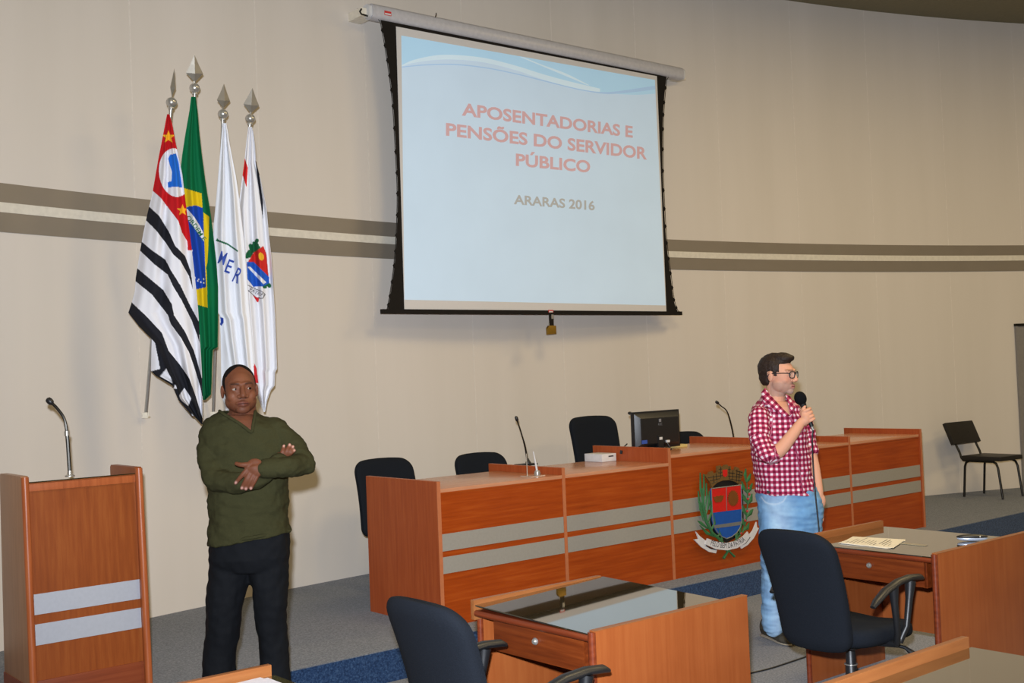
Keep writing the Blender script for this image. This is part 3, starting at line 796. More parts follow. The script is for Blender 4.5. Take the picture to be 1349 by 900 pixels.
for pts, s in ((lc, -1), (rc, 1)):
    step = max(1, len(pts) // 18)
    for i in range(3, len(pts) - 1, 3):
        q = sv(*pts[i]) + NU * (s * 0.002)
        MB().tube([q + Vector((0, 0, -.018)), q + NU * (s * .008) , q + Vector((0, 0, .018))], [.004, .009, .004], 6).build('tension_tab', M_blackcloth, bord, world=True)
for pts, s in ((lc, -1), (rc, 1)):
    ends = [pts[0], pts[-1]]
    MB().tube([sv(*p) + NU * (s * (.010 if 0 < i < len(pts) - 1 else .03)) for i, p in enumerate(pts)], .003, 5).build('tension_cord', M_dark, bord, world=True)
white = flat('white_cloth', [(521.5, 35), (532.5, 408), (877.5, 411), (865, 100.5)], M_screen, 0.0035, d=-0.004)
qs = ((528.3, 47), (862.3, 105.5), (876.5, 402.5), (532.5, 395))
slide = flat('projected_slide', [qs[0], qs[3], qs[2], qs[1]], M_slide, 0.0005, white, d=-0.0046)
def layer(name, pts, mat, d): flat(name, pts, mat, 0.0003, slide, d=d)
def lerp2(a, b, t): return (a[0] + (b[0] - a[0]) * t, a[1] + (b[1] - a[1]) * t)
up_ = [qs[0]] + [lerp2(qs[0], qs[1], k / 20) for k in range(1, 21)]
low = curve([(529, 86), (545, 80), (575, 74), (610, 73.5), (650, 80), (690, 93), (730, 107), (765, 117), (800, 122.5), (835, 125), (863, 123.5)])
layer('sky_band', low + up_[::-1], M_slide2, -0.0050)
low2 = curve([(529, 86), (545, 79), (575, 73), (605, 73), (640, 77), (680, 87), (715, 98), (752, 108), (790, 117)])
low3 = curve([(529, 87.5), (545, 83), (575, 79), (605, 79), (640, 83), (680, 93), (715, 105), (752, 115), (790, 122)])
layer('white_curve', low3 + low2[::-1], M_slide3, -0.0054)
t1 = curve([(529, 88), (560, 85), (600, 84.5), (640, 89), (680, 97), (720, 107), (765, 118), (800, 123)])
t2 = curve([(529, 89.2), (560, 86.4), (600, 86), (640, 90.4), (680, 98.4), (720, 108.4), (765, 119.2), (800, 124)])
layer('blue_line', t2 + t1[::-1], M_slide4, -0.0057)
t1 = curve([(690, 76), (715, 86), (745, 97), (775, 112)]); t2 = curve([(684, 75), (715, 88), (745, 100.5), (775, 113)])
layer('white_sweep', t2 + t1[::-1], M_slide3, -0.0057)
t1 = curve([(775, 120), (800, 121.5), (830, 118), (862.6, 113)]); t2 = curve([(775, 121), (800, 124), (830, 122), (862.8, 118)])
layer('blue_sweep', t2 + t1[::-1], M_slide4, -0.0059)
tp = lambda px, py: sv(px, py, -0.0056)
def slide_text(txt, TL, TR, BR, BL, mat, bold): text_on('slide_letters', txt, quad_map(TL, TR, BR, BL, tp), mat, slide, bold, words=True)
slide_text('APOSENTADORIAS E', (608.4, 135.1), (833.6, 166.2), (833.6, 181.8), (608.4, 152.4), M_txtred, 0.030)
slide_text('PENSÕES DO SERVIDOR', (587.5, 161.6), (852.3, 194.2), (852.3, 210.7), (587.5, 178.9), M_txtred, 0.030)
slide_text('PÚBLICO', (679.6, 202), (777.6, 211.6), (777.6, 228), (679.6, 218.7), M_txtred, 0.030)
slide_text('ARARAS 2016', (677, 256.2), (783.5, 264.7), (783.5, 277.5), (677, 269.2), M_txtgrey, 0.028)
bar0, bar1 = sv(502.5, 410.5), sv(897, 413)
zb = (bar0.z + bar1.z) / 2
bar = MB().loft([[Vector((p.x, p.y, zb)) + NV * y + Vector((0, 0, z)) for y, z in ((-.018, -.016), (.018, -.016), (.018, .018), (-.018, .018))] for p in (bar0, bar1)]).build('bottom_bar', M_blackcloth, scr, world=True)
h0 = sv(724, 414)
for x0, x1, z0, z1, m, nm in ((-.028, .028, .0, .022, M_red, 'red_label'), (-.022, .022, .001, .012, M_white, 'label_field'), (-.010, .038, -.13, -.01, M_blackcloth, 'pull_strap'), (.012, .036, -.055, -.01, M_steel, 'strap_clip')):
    yy = {'red_label': -.019, 'label_field': -.0196, 'pull_strap': -.006, 'strap_clip': -.0115}[nm]
    c = Vector((h0.x, h0.y, zb))
    MB().hexa([c + NU * x + NV * y + Vector((0, 0, z)) for z in (z0, z1) for x, y in ((x0, yy), (x1, yy), (x1, yy + .006), (x0, yy + .006))]).build(nm, m, bar, world=True)
pl = empty('padlock', Vector((h0.x, h0.y, zb - .145)) + NU * .01, ANG, label='small brass padlock hanging under the projection screen', cat='padlock')
MB().prism([(-.045, -.012, -.045), (.05, -.012, -.04), (.05, -.012, .032), (-.026, -.012, .032), (-.045, -.012, .012)], (0, .028, 0)).build('lock_body', M_brass, pl, bevel=.004)
MB().tube([(-.018, .002, .02), (-.018, .002, .052), (0, .002, .068), (.022, .002, .052), (.022, .002, .02)], .006, 8).build('shackle', M_steel, pl, smooth=True)

# ------------------------------------------------------------------ coat of arms on the bench front
VC = 5.625
cv = lambda x, y: (890 + x / 5.623, 590 + y / 5.623)       # enlarged drawing coordinates
def cw(x, y, d=0.0): return atv(*cv(x, y), VC - d)
crest = empty('coat_of_arms', cw(378, 480), ANG, label='painted coat of arms with mural crown and ribbon on the bench front', cat='emblem')
M_crown = plain('crest_bronze', (118, 88, 46), 0.5, 0.3); M_cred = plain('crest_red', (196, 26, 20), 0.4); M_cblue = plain('crest_blue', (18, 76, 156), 0.4)
M_cgreen = plain('crest_green', (52, 104, 62), 0.5, 0, 0.4, 0.15); M_cribbon = plain('crest_ribbon', (204, 202, 204), 0.45); M_csilver = plain('crest_silver', (128, 130, 130), 0.4, 0.4)
M_cblack = plain('crest_black', (16, 15, 15), 0.5); M_cbrown = plain('crest_brown', (124, 70, 24), 0.5, 0.2); M_berry = plain('crest_berry', (170, 34, 36), 0.4)
def relief(name, pts, mat, d, th, parent=crest):
    return MB().prism([cw(x, y, d) for x, y in pts], NV * th).build(name, mat, parent, world=True)
back = [(262, 330), (285, 265), (330, 240), (380, 232), (430, 238), (478, 262), (500, 320), (505, 560), (470, 650), (380, 705), (300, 660), (262, 560)]
relief('back_board', back, M_cblack, 0.010, 0.008)
sh = [(265, 303), (485, 275), (490, 400), (490, 540), (478, 590), (452, 630), (415, 660), (378, 673), (345, 660), (312, 630), (288, 590), (276, 540), (270, 420)]
shield = relief('shield_field', sh, M_cblue, 0.022, 0.014)
relief('red_field', [(265, 305), (374, 292), (377, 469), (272, 482)], M_cred, 0.024, 0.003, shield)
relief('red_field', [(379, 291), (482, 278), (487, 455), (381, 468)], M_cred, 0.024, 0.003, shield)
relief('silver_line', [(374, 292), (379, 291.5), (381, 468), (377, 469)], M_csilver, 0.0245, 0.003, shield)
relief('silver_bar', [(284, 575), (488, 546), (486, 564), (480, 573), (292, 598)], M_csilver, 0.0245, 0.003, shield)
for pts in (sh,):
    P_ = [cw(x, y, 0.023) for x, y in pts] + [cw(*pts[0], 0.023)]
    MB().tube(P_, .004, 6).build('silver_rim', M_csilver, shield, world=True)
relief('crown_charge', [(280, 362), (295, 366), (305, 356), (320, 360), (335, 352), (348, 356), (358, 352), (350, 385), (338, 400), (300, 406), (290, 392)], M_cbrown, 0.028, 0.005, shield)
sun = []
for k in range(44):
    a = 2 * PI * k / 44; r = 1.0 if k % 2 else 0.78
    sun.append((428 + 42 * r * math.cos(a), 374 + 62 * r * math.sin(a)))
relief('sun_charge', sun, M_cbrown, 0.028, 0.005, shield)
cr = [(272, 297), (258, 258), (240, 235), (220, 208), (229, 196), (245, 202), (250, 182), (275, 172), (283, 192), (312, 182), (310, 137), (335, 130), (338, 142), (360, 136), (362, 128), (385, 125), (390, 137), (410, 135), (412, 162), (440, 166), (446, 140), (470, 150), (475, 166), (502, 172), (500, 196), (486, 230), (480, 276), (440, 250), (400, 240), (350, 243), (310, 258), (285, 280)]
crown = relief('mural_crown', cr, M_crown, 0.026, 0.016)
relief('crown_arms', [(350, 165), (384, 160), (384, 205), (368, 218), (352, 208)], M_cred, 0.029, 0.004, crown)
mort = MB()
for (x0, y0, x1, y1) in ((240, 222, 320, 208), (255, 244, 330, 228), (268, 266, 312, 246), (320, 160, 345, 157), (316, 186, 346, 182), (320, 210, 348, 205), (390, 160, 408, 160), (390, 185, 440, 190), (390, 210, 490, 218), (400, 232, 484, 246), (446, 170, 496, 184), (450, 196, 494, 205), (300, 190, 305, 240), (280, 205, 284, 256), (425, 168, 420, 240), (455, 160, 450, 252), (474, 172, 468, 262), (335, 140, 332, 225), (398, 140, 398, 232)):
    p, q = cw(x0, y0, .0265), cw(x1, y1, .0265)
    mort.tube([p, q], .0025, 4)
tag(mort.build('mortar_lines', M_cblack, crown, world=True), kind='stuff')
def blade(pts, wd, mat, parent, d=0.02, name='leaf'):
    """a pointed leaf with a raised midrib"""
    P3 = [cw(x, y, d) for x, y in pts]; n = len(P3); L = []; R = []; Mi = []
    for i, p in enumerate(P3):
        t = (P3[min(i + 1, n - 1)] - P3[max(i - 1, 0)]).normalized(); s = t.cross(NV).normalized()
        k = i / (n - 1); ww = wd * math.sin(PI * min(0.08 + 0.92 * k, 0.999)) ** 0.7
        L.append(p - s * ww); R.append(p + s * ww); Mi.append(p - NV * 0.006)
    vs = L + Mi + R + [p + NV * 0.006 for p in P3]
    fs = []
    for i in range(n - 1):
        fs += [(i, i + 1, n + i + 1, n + i), (n + i, n + i + 1, 2 * n + i + 1, 2 * n + i), (3 * n + i, 3 * n + i + 1, i + 1, i), (2 * n + i, 2 * n + i + 1, 3 * n + i + 1, 3 * n + i)]
    return MB().add(vs, fs).build(name, mat, parent, world=True)
lbr = MB().tube([cw(355, 820, .014), cw(385, 770, .014), cw(340, 690, .016), cw(270, 630, .018), cw(225, 540, .018), cw(205, 420, .018), cw(195, 300, .018)], [.011, .010, .011, .012, .012, .010, .006], 8).build('cane_branch', M_cgreen, crest, world=True, smooth=True)
for pts, wd in (([(200, 420), (185, 300), (182, 185)], .013), ([(208, 420), (212, 300), (208, 195)], .013), ([(215, 460), (232, 360), (228, 262)], .012), ([(225, 500), (250, 400), (250, 320)], .016), ([(210, 480), (175, 400), (168, 320)], .013),
                ([(235, 560), (270, 480), (262, 390)], .017), ([(215, 520), (182, 450), (172, 380)], .013), ([(260, 620), (290, 560), (278, 480)], .016), ([(240, 600), (190, 560), (163, 540)], .013), ([(300, 665), (330, 640), (310, 590)], .016), ([(290, 660), (230, 630), (180, 575)], .013), ([(320, 690), (345, 680), (335, 640)], .014), ([(205, 540), (190, 470), (196, 400)], .015)):
    blade(pts, wd, M_cgreen, lbr)
rbr = MB().tube([cw(435, 805, .014), cw(395, 765, .014), cw(440, 690, .016), cw(500, 620, .018), cw(525, 520, .018), cw(535, 400, .018), cw(530, 280, .018), cw(522, 200, .018)], [.010, .009, .006, .006, .006, .005, .004, .003], 8).build('coffee_branch', M_cgreen, crest, world=True, smooth=True)
for pts in ([(522, 250), (515, 200), (520, 155)], [(524, 256), (545, 225), (556, 192)], [(527, 330), (500, 290), (490, 248)], [(530, 335), (555, 300), (568, 262)], [(532, 410), (510, 375), (495, 340)], [(534, 418), (560, 385), (566, 340)],
            [(525, 500), (505, 460), (495, 425)], [(528, 510), (558, 480), (572, 455)], [(515, 580), (500, 550), (490, 520)], [(505, 610), (535, 590), (545, 555)], [(480, 640), (478, 600), (490, 570)], [(450, 680), (450, 650), (465, 630)]):
    blade(pts, .020, M_cgreen, rbr)
for x, y in ((540, 300), (536, 380), (530, 470), (516, 540), (484, 634), (545, 345)):
    MB().ellipsoid(cw(x, y, .022), (.010, .010, .010), n=8, m=6).build('berry', M_berry, rbr, smooth=True, world=True)
rib = relief('ribbon', [(238, 672), (300, 695), (380, 706), (450, 690), (505, 655), (535, 622), (552, 660), (520, 705), (460, 742), (385, 760), (300, 752), (222, 716)], M_cribbon, 0.034, 0.010)
relief('ribbon_tail', [(152, 622), (180, 655), (235, 697), (226, 722), (265, 745), (308, 752), (300, 782), (250, 772), (195, 738), (138, 680), (172, 676)], M_cribbon, 0.026, 0.010, rib)
relief('ribbon_tail', [(545, 650), (575, 612), (600, 550), (604, 590), (618, 596), (580, 670), (535, 720), (490, 748), (478, 722), (520, 700), (552, 662)], M_cribbon, 0.026, 0.010, rib)
relief('ribbon_fold', [(226, 722), (262, 742), (308, 752), (306, 759), (258, 749), (224, 728)], M_cblack, 0.0275, 0.002, rib)
relief('ribbon_fold', [(552, 662), (520, 703), (478, 724), (478, 729), (522, 709), (554, 666)], M_cblack, 0.0275, 0.002, rib)
def arc_map(pts, h, proj):
    cs = curve(pts, 8); L = [0]
    for i in range(1, len(cs)): L.append(L[-1] + math.dist(cs[i], cs[i - 1]))
    def f(s, t):
        q = s * L[-1]; i = 0
        while i < len(L) - 2 and L[i + 1] < q: i += 1
        k = (q - L[i]) / max(L[i + 1] - L[i], 1e-9)
        x = cs[i][0] + (cs[i + 1][0] - cs[i][0]) * k; y = cs[i][1] + (cs[i + 1][1] - cs[i][1]) * k
        tx, ty = cs[i + 1][0] - cs[i][0], cs[i + 1][1] - cs[i][1]; l = math.hypot(tx, ty)
        return proj(x + ty / l * h * t, y - tx / l * h * t)
    return f
text_on('ribbon_letters', 'PELO BEM DA PÁTRIA', arc_map([(258, 722), (320, 738), (385, 744), (450, 730), (520, 690)], 40, lambda x, y: cw(x, y, .0352)), M_ink, rib, 0.0)
# ------------------------------------------------------------------ flagpoles and flags
def flagpole(bx, by, tx, ty, ball, spear_h, Yt, label):
    """pole leaning out of a wall bracket; ball and spearhead on top"""
    B = on_wall(bx, by, 0.04); T = atY(tx, ty, Yt)
    t = empty('flagpole', B, 0, label=label, cat='flagpole')
    d = (T - B).normalized(); L = (T - B).length
    MB().tube([Vector((0, 0, 0)), d * L], 0.0115, 12).build('pole', M_steel, t, smooth=True)
    R = d.to_track_quat('Z', 'Y').to_matrix()
    br = MB()
    for s in (-1, 1): br.box(-0.016, 0.016, s * 0.016 - 0.003, s * 0.016 + 0.003, -0.012, 0.018)
    br.box(-0.022, 0.022, -0.02, 0.03, -0.020, -0.010)
    br.build('wall_bracket', M_bone, t, bevel=0.003)
    top = d * L
    b = MB().ellipsoid((0, 0, 0), (0.0335, 0.0335, 0.031), n=24, m=16).build('ball', M_steel, t, smooth=True)
    b.location = top + d * 0.028
    MB().lathe([(0.017, -0.012), (0.019, 0.0), (0.017, 0.008)]).build('ferrule', M_steel, b, smooth=True).location = -d * 0.03
    sp = MB(); w = spear_h * 0.30
    def ring(s, z): return [(s, 0, z), (0, s * 0.30, z), (-s, 0, z), (0, -s * 0.30, z)]
    sp.loft([ring(0.007, 0), ring(0.008, 0.015), ring(w, spear_h * 0.36), ring(w * 0.5, spear_h * 0.66), ring(0.001, spear_h)])
    o = sp.build('spearhead', M_spear, t)
    o.location = top + d * 0.056
    q = d.to_track_quat('Z', 'Y') ; o.rotation_euler = (q.to_matrix() @ Matrix.Rotation(ball, 3, 'Z')).to_euler()
    return t
flagpole(192, 547, 225.4, 141, 1.0, 0.178, 7.02, 'steel flagpole with ball and spearhead, leftmost of the four')
flagpole(259.5, 540, 256.5, 122, 0.1, 0.178, 7.24, 'steel flagpole with the tallest spearhead, carrying the green flag')
flagpole(281, 546, 293.6, 156, 0.35, 0.165, 7.42, 'steel flagpole with ball and spearhead, third from the left')
flagpole(303, 541, 329.3, 162, -0.25, 0.172, 7.56, 'steel flagpole with ball and spearhead, rightmost of the four')

def sheet(rows, Y0, nu, nv, folds, amp):
    """hanging cloth: (y, left, right) rows of its outline, folds = [(waves, phase, drift, weight)]"""
    ys = np.array([r[0] for r in rows], float)
    y = np.linspace(ys[0], ys[-1], nv)
    xl = np.interp(y, ys, [r[1] for r in rows]); xr = np.interp(y, ys, [r[2] for r in rows])
    s = np.linspace(0, 1, nu)
    PX = xl[:, None] + (xr - xl)[:, None] * s[None, :]
    PY = np.repeat(y[:, None], nu, 1)
    t = ((y - y[0]) / (y[-1] - y[0]))[:, None]
    dep = np.zeros_like(PX)
    for n, ph, dr, wt in folds: dep += wt * np.sin(2 * PI * (n * s[None, :] + ph + dr * t))
    dep *= amp * (0.25 + 0.75 * np.clip(t * 3, 0, 1))
    dep += 0.012 * np.sin(7 * t + 3 * s[None, :])
    D = np.stack([_f[i] * FOC + RIGHT[i] * (PX - 674.5) - UP[i] * (PY - 450.0) for i in range(3)], -1)
    P = np.array(EYE)[None, None, :] + D * ((Y0 + dep) / D[..., 1])[..., None]
    idx = np.arange(nu * nv).reshape(nv, nu)
    F = np.stack([idx[:-1, :-1], idx[1:, :-1], idx[1:, 1:], idx[:-1, 1:]], -1).reshape(-1, 4)
    return P.reshape(-1, 3), F, PX.ravel(), PY.ravel()
def flag(name, sheets, colour, label, Y0):
    V, Fs, X, Yp = [], [], [], []; off = 0; part = []
    for k, (rows, Yk, nu, nv, folds, amp) in enumerate(sheets):
        P, F, px, py = sheet(rows, Yk, nu, nv, folds, amp)
        V.append(P); Fs.append(F + off); off += len(P); X.append(px); Yp.append(py); part += [k] * len(P)
    V = np.concatenate(V); Fs = np.concatenate(Fs); X = np.concatenate(X); Yp = np.concatenate(Yp); part = np.array(part)
    me = bpy.data.meshes.new(name); me.from_pydata(V.tolist(), [], Fs.tolist()); me.update()
    paint(me, colour(X, Yp, part))
    base = Vector((float(V[:, 0].mean()), float(V[:, 1].mean()), float(V[:, 2].max())))
    me.transform(Matrix.Translation(-base))
    o = link('flag', me, M_flag, None, True); o.location = base
    so = o.modifiers.new('thickness', 'SOLIDIFY'); so.thickness = 0.0015
    tag(o, label, 'flag')
    return o
def cloth_at(o):
    a = coords(o.data) + np.array(o.location)
    d = a - np.array(EYE); z = d @ np.array(_f)
    X = 674.5 + FOC * (d @ np.array(RIGHT)) / z; Yp = 450.0 - FOC * (d @ np.array(UP)) / z
    def f(x, y):
        i = np.argsort((X - x) ** 2 + (Yp - y) ** 2)[:36]
        return atY(x, y, float(a[i, 1].min()) - 0.003)
    return f
def fill(col, X, Y, poly, rgb): col[inpoly(X, Y, poly)] = L3(rgb)
def ell(col, X, Y, cx, cy, rx, ry, rgb, rot=0.0):
    dx, dy = X - cx, Y - cy; c, s = math.cos(rot), math.sin(rot)
    col[((dx * c + dy * s) / rx) ** 2 + ((-dx * s + dy * c) / ry) ** 2 < 1] = L3(rgb)
def star(cx, cy, R, r=0.42, n=5, rot=-PI / 2): return [(cx + (R if k % 2 == 0 else R * r) * math.cos(rot + PI * k / n), cy + (R if k % 2 == 0 else R * r) * math.sin(rot + PI * k / n)) for k in range(2 * n)]
FW, FB, FR, FG, FY, FBL = (222, 222, 228), (30, 31, 38), (188, 26, 32), (6, 104, 62), (224, 190, 22), (24, 68, 172)

def paulista(X, Y, part):
    col = np.tile(L3(FW), (len(X), 1))
    f = part == 0
    red = [(200, 140), (240, 140), (262, 330), (247.5, 330), (246.7, 318), (240, 306.7), (234.7, 290.7), (225.3, 278.7), (212, 261), (199, 249.5), (190, 245)]
    fill(col, X, Y, red, FR)
    ell(col, X, Y, 231, 227.5, 21.5, 32, FW, -0.12)
    fill(col, X, Y, [(221.5, 209), (224, 204), (232, 202), (235.5, 215), (240, 247), (229, 246), (221.3, 247.5), (221, 240), (226, 238.5), (226.5, 226), (223.5, 217)], (30, 104, 206))
    fill(col, X, Y, star(222, 180.6, 9), (236, 178, 40))
    fill(col, X, Y, star(240.5, 277, 8), (236, 178, 40))
    S = [([(194, 270), (209.3, 284), (222.4, 305), (230.8, 324), (243.8, 337), (251.5, 358), (254, 381), (249, 364), (238, 344), (228, 335), (219, 321), (206, 304), (190, 288)]),
         ([(186, 318), (200.4, 330), (217.8, 342), (225, 356), (238, 376.6), (249.6, 401), (262, 424), (263, 452), (259.7, 441.6), (252.4, 422), (239.4, 396), (228, 377), (221, 362), (203, 348), (182, 328)]),
         ([(179, 352), (194.7, 365), (215, 382), (226.4, 401), (229.3, 415.6), (243.8, 437), (255.3, 462), (259.7, 476), (268, 506), (268, 530), (264, 510), (255, 481), (249, 464), (239, 446), (225, 427), (221, 415), (200, 388), (174, 367)]),
         ([(173, 398), (191.8, 415.6), (213.4, 438.7), (222, 462), (238, 482), (249.6, 499), (258, 522.5), (270, 562), (240, 570), (160, 430)])]
    for p in S:
        m = inpoly(X, Y, p) & f; col[m] = L3(FB)
    m = inpoly(X, Y, [(243, 511), (252, 525), (248, 535), (234, 524)]) & f; col[m] = L3(FW)
    b = part == 1
    col[b] = L3(FB)
    for p in ([(190, 430), (203, 446), (211, 486), (190, 492)], [(222, 482), (227, 505), (211, 496)], [(232, 505), (234, 512), (228, 512)], [(252, 536), (259, 548), (253, 550)]):
        m = inpoly(X, Y, p) & b; col[m] = L3(FW)
    return col
sp_rows = [(150.5, 220.4, 223), (165, 217.5, 227), (185, 213.5, 230.5), (208, 208.8, 235.5), (230, 205, 240), (256, 200.5, 243), (280, 194.5, 246), (306, 189, 249.5), (330, 184.5, 252.5), (366, 178.8, 256.5), (384, 177.5, 258.5), (400, 173, 260), (412, 169, 261), (430, 183, 262), (448, 201, 263), (455, 207, 263.5), (470, 212.5, 264.5), (490, 221, 265.5), (508, 231, 266), (525, 237, 266.5), (540, 249, 266.5), (550, 257, 266.5), (559, 265.5, 266.3)]
sp_back = [(440, 200, 236), (470, 199, 242), (488.5, 198.5, 250), (495, 205, 252), (508, 227, 255), (527, 235, 260), (548, 253, 265)]
flag('flag', [(sp_rows, 6.975, 170, 460, [(2.1, .1, .35, 1), (4.3, .4, -.2, .35), (1, .2, .1, .6)], .022), (sp_back, 7.02, 60, 120, [(2.5, .3, .2, 1)], .010)], paulista,
     'black and white striped flag with a red corner and yellow stars, leftmost', 7.04)

def brasil(X, Y, part):
    col = np.tile(L3(FG), (len(X), 1))
    fill(col, X, Y, [(238, 246.5), (265.5, 254.8), (270, 276), (273.5, 405.4), (257, 400.5), (252, 385), (240, 280)], FY)
    fill(col, X, Y, [(265.3, 250), (280, 262), (283, 300), (276, 345), (271.5, 356), (268.5, 300)], FG)
    fill(col, X, Y, [(268, 280), (275.6, 285.5), (275, 310), (273.4, 345), (271, 356), (269.3, 318)], FY)
    fill(col, X, Y, [(238, 277), (250, 271.5), (259, 271), (267, 274), (269, 318), (271.4, 378.5), (255, 382), (240, 340)], FBL)
    fill(col, X, Y, [(240, 277), (247, 275.5), (256, 286), (263, 297), (268.4, 308), (268.8, 318), (262, 309), (254, 298), (246, 288)], FW)
    for x, y in ((253, 330.3), (253, 338.4), (256.8, 366), (260.5, 370), (264.5, 371.6), (268.4, 367.8), (268.4, 372.8), (261.7, 368.2)): ell(col, X, Y, x, y, 1.0, 1.1, (226, 228, 236))
    return col
br_rows = [(127.5, 252, 257.5), (146, 249.8, 260), (173, 245, 262.2), (205, 240, 265.8), (229, 237.5, 269), (250, 236.5, 272), (283, 237, 277.5), (312, 240, 281), (345, 245, 284.7), (378, 250, 287), (420, 254, 287), (457, 258, 286.5), (461, 258.5, 280), (480, 260, 279), (505, 262, 278.5), (520, 265, 277.5), (527, 268, 270)]
f2 = flag('flag', [(br_rows, 7.19, 130, 440, [(1.6, .05, .1, 1), (3.4, .3, -.15, .4)], .022)], brasil, 'green flag with a yellow and blue centre, second from the left', 7.26)
f2.data.name = 'flag_green'
ty = cloth_at(f2)
text_on('flag_letters', 'ORDEM E', arc_map([(244.5, 287.5), (252.5, 296.5), (260, 307.5), (267, 318)], 6.2, ty), plain('letter_green', (30, 110, 70), 0.7), f2, 0.012)

def mercosul(X, Y, part):
    col = np.tile(L3((226, 228, 234)), (len(X), 1))
    fill(col, X, Y, [(286, 314), (288, 316), (300, 320.5), (313.5, 330), (313.5, 332.5), (300, 323), (288, 318.6), (284, 317.5)], (16, 96, 64))
    fill(col, X, Y, [(290, 418), (294.5, 419), (294.6, 425), (292, 429), (289, 428), (291, 424)], (34, 62, 150))
    fill(col, X, Y, [(334, 482), (337.6, 480), (339, 510), (336, 512)], (200, 40, 48))
    return col
me_rows = [(162, 293.5, 298), (175, 292.2, 300.5), (192, 290.8, 303), (233, 287.2, 311), (256, 285.3, 314.5), (295, 281.5, 319), (320, 280.5, 322), (345, 283, 324), (398, 286, 328), (412, 287, 329), (421, 293, 330), (450, 297, 332.5), (488, 303, 335.5), (520, 306, 337)]
me_back = [(395, 288, 315), (440, 290.5, 318), (500, 291.5, 322), (520, 292, 322), (541, 297.5, 320)]
f3 = flag('flag', [(me_rows, 7.37, 120, 400, [(2.0, .15, .1, 1), (4.2, .5, .2, .35)], .022), (me_back, 7.41, 60, 140, [(1.5, .1, .1, 1)], .012)], mercosul,
          'plain white flag with blue letters under a green line, third from the left', 7.44)
tz = cloth_at(f3)
M_lblue = plain('letter_blue', (38, 72, 166), 0.7)
def letter_quad(ch, cx, cy, w_, h_, a):
    c, s = math.cos(a), math.sin(a)
    def g(u_, v_): return tz(cx + (u_ - .5) * w_ * c + (v_ - .5) * h_ * s, cy + (u_ - .5) * w_ * s - (v_ - .5) * h_ * c)
    text_on('flag_letters', ch, g, M_lblue, f3, 0.008)
letter_quad('M', 293.2, 340, 9, 17, .32); letter_quad('E', 302, 351, 7.5, 18, .38); letter_quad('R', 313.2, 363, 8.5, 20, .42)

def araras(X, Y, part):
    col = np.tile(L3((226, 226, 230)), (len(X), 1))
    fill(col, X, Y, [(322.4, 208.5), (326.5, 221), (324.8, 247), (319, 229), (315, 226)], (206, 36, 36))
    fill(col, X, Y, [(336.6, 211), (340.5, 222), (346.4, 266), (346.4, 290), (342.6, 262), (338.6, 232)], FB)
    rg = random.Random(3)
    for k in range(26):
        x = 326 + 14 * rg.random(); y = 334 - (x - 326) * .95 + rg.uniform(-6, 6)
        ell(col, X, Y, x, y, 2.6, 3.4, (26, 92, 58), rg.uniform(0, 3))
    for k in range(12):
        ell(col, X, Y, 344 + rg.uniform(-2, 11), 376 + rg.uniform(-4, 5), 2.4, 3.0, (30, 96, 60), rg.uniform(0, 3))
    sh_ = [(325, 348), (334, 333), (347, 324), (351, 335), (354.5, 372), (347, 377), (334, 378), (326, 366)]
    fill(col, X, Y, sh_, (196, 42, 36))
    fill(col, X, Y, [(325, 345), (334, 345), (354.5, 365), (354.5, 373), (347, 377), (334, 378), (326, 368)], (34, 88, 186))
    fill(col, X, Y, [(326, 352), (329, 351), (351, 372), (347, 374.5)], (222, 224, 230))
    ell(col, X, Y, 344, 338, 3.6, 5.2, (226, 170, 40), -.3)
    fill(col, X, Y, [(326, 375), (336, 380), (346, 384), (350, 388), (346, 394), (338, 393), (330, 386), (325, 382)], (60, 60, 62))
    fill(col, X, Y, [(326.5, 376.2), (336, 381), (345.6, 384.8), (348.6, 388), (345.6, 392.6), (338, 391.8), (330.6, 385.4), (326.2, 381)], (226, 226, 230))
    fill(col, X, Y, [(333, 389), (341, 393), (341, 397), (339, 398.5)], (200, 40, 44))
    fill(col, X, Y, [(331, 470), (338, 485), (340.5, 505), (330, 505)], (204, 44, 50))
    return col
ar_rows = [(167, 327.3, 331.5), (174, 326.6, 333.5), (190, 324.5, 335.7), (215, 322, 337.5), (240, 318.5, 344), (274, 314, 351), (315, 315, 354.6), (340, 317, 357.5), (380, 320, 360), (415, 323, 362.2), (450, 326, 363.6), (486, 329, 364.8), (490, 330, 362.3), (508, 333, 361.5), (514, 336, 356.5), (527, 341, 352), (543, 347.6, 349)]
f4 = flag('flag', [(ar_rows, 7.51, 120, 420, [(2.3, .2, .12, 1), (4.6, .1, -.2, .3)], .024)], araras, 'white flag with a red and blue crest and a black edge, rightmost', 7.60)
tw = cloth_at(f4)
text_on('flag_letters', 'PATRIA', arc_map([(328.5, 382.6), (335, 386.5), (341, 389.5), (347.6, 390.2)], 4.6, tw), M_ink, f4, 0.0)
# ------------------------------------------------------------------ people
EYE_NP = np.array(EYE); F_NP = np.array(_f); R_NP = np.array(RIGHT); U_NP = np.array(UP)
def to_px(a):
    d = a - EYE_NP; z = d @ F_NP
    return 674.5 + FOC * (d @ R_NP) / z, 450.0 - FOC * (d @ U_NP) / z
def sections(secs, Yc, n=36, power=0.85, grow=0.0):
    """horizontal body rings: left and right outline points, half depth"""
    rings = []
    for xl, yl, xr, yr, b in secs:
        L, R = atY(xl, yl, Yc), atY(xr, yr, Yc); c = (L + R) / 2; a = (R - L) / 2
        a = a * (1 + grow / a.length); bb = b + grow
        ring = []
        for k in range(n):
            t = 2 * PI * k / n
            ca = math.copysign(abs(math.cos(t)) ** power, math.cos(t)); sa = math.copysign(abs(math.sin(t)) ** power, math.sin(t))
            ring.append(c + a * ca + Vector((0, 1, 0)) * (bb * sa))
        rings.append(ring)
    return rings
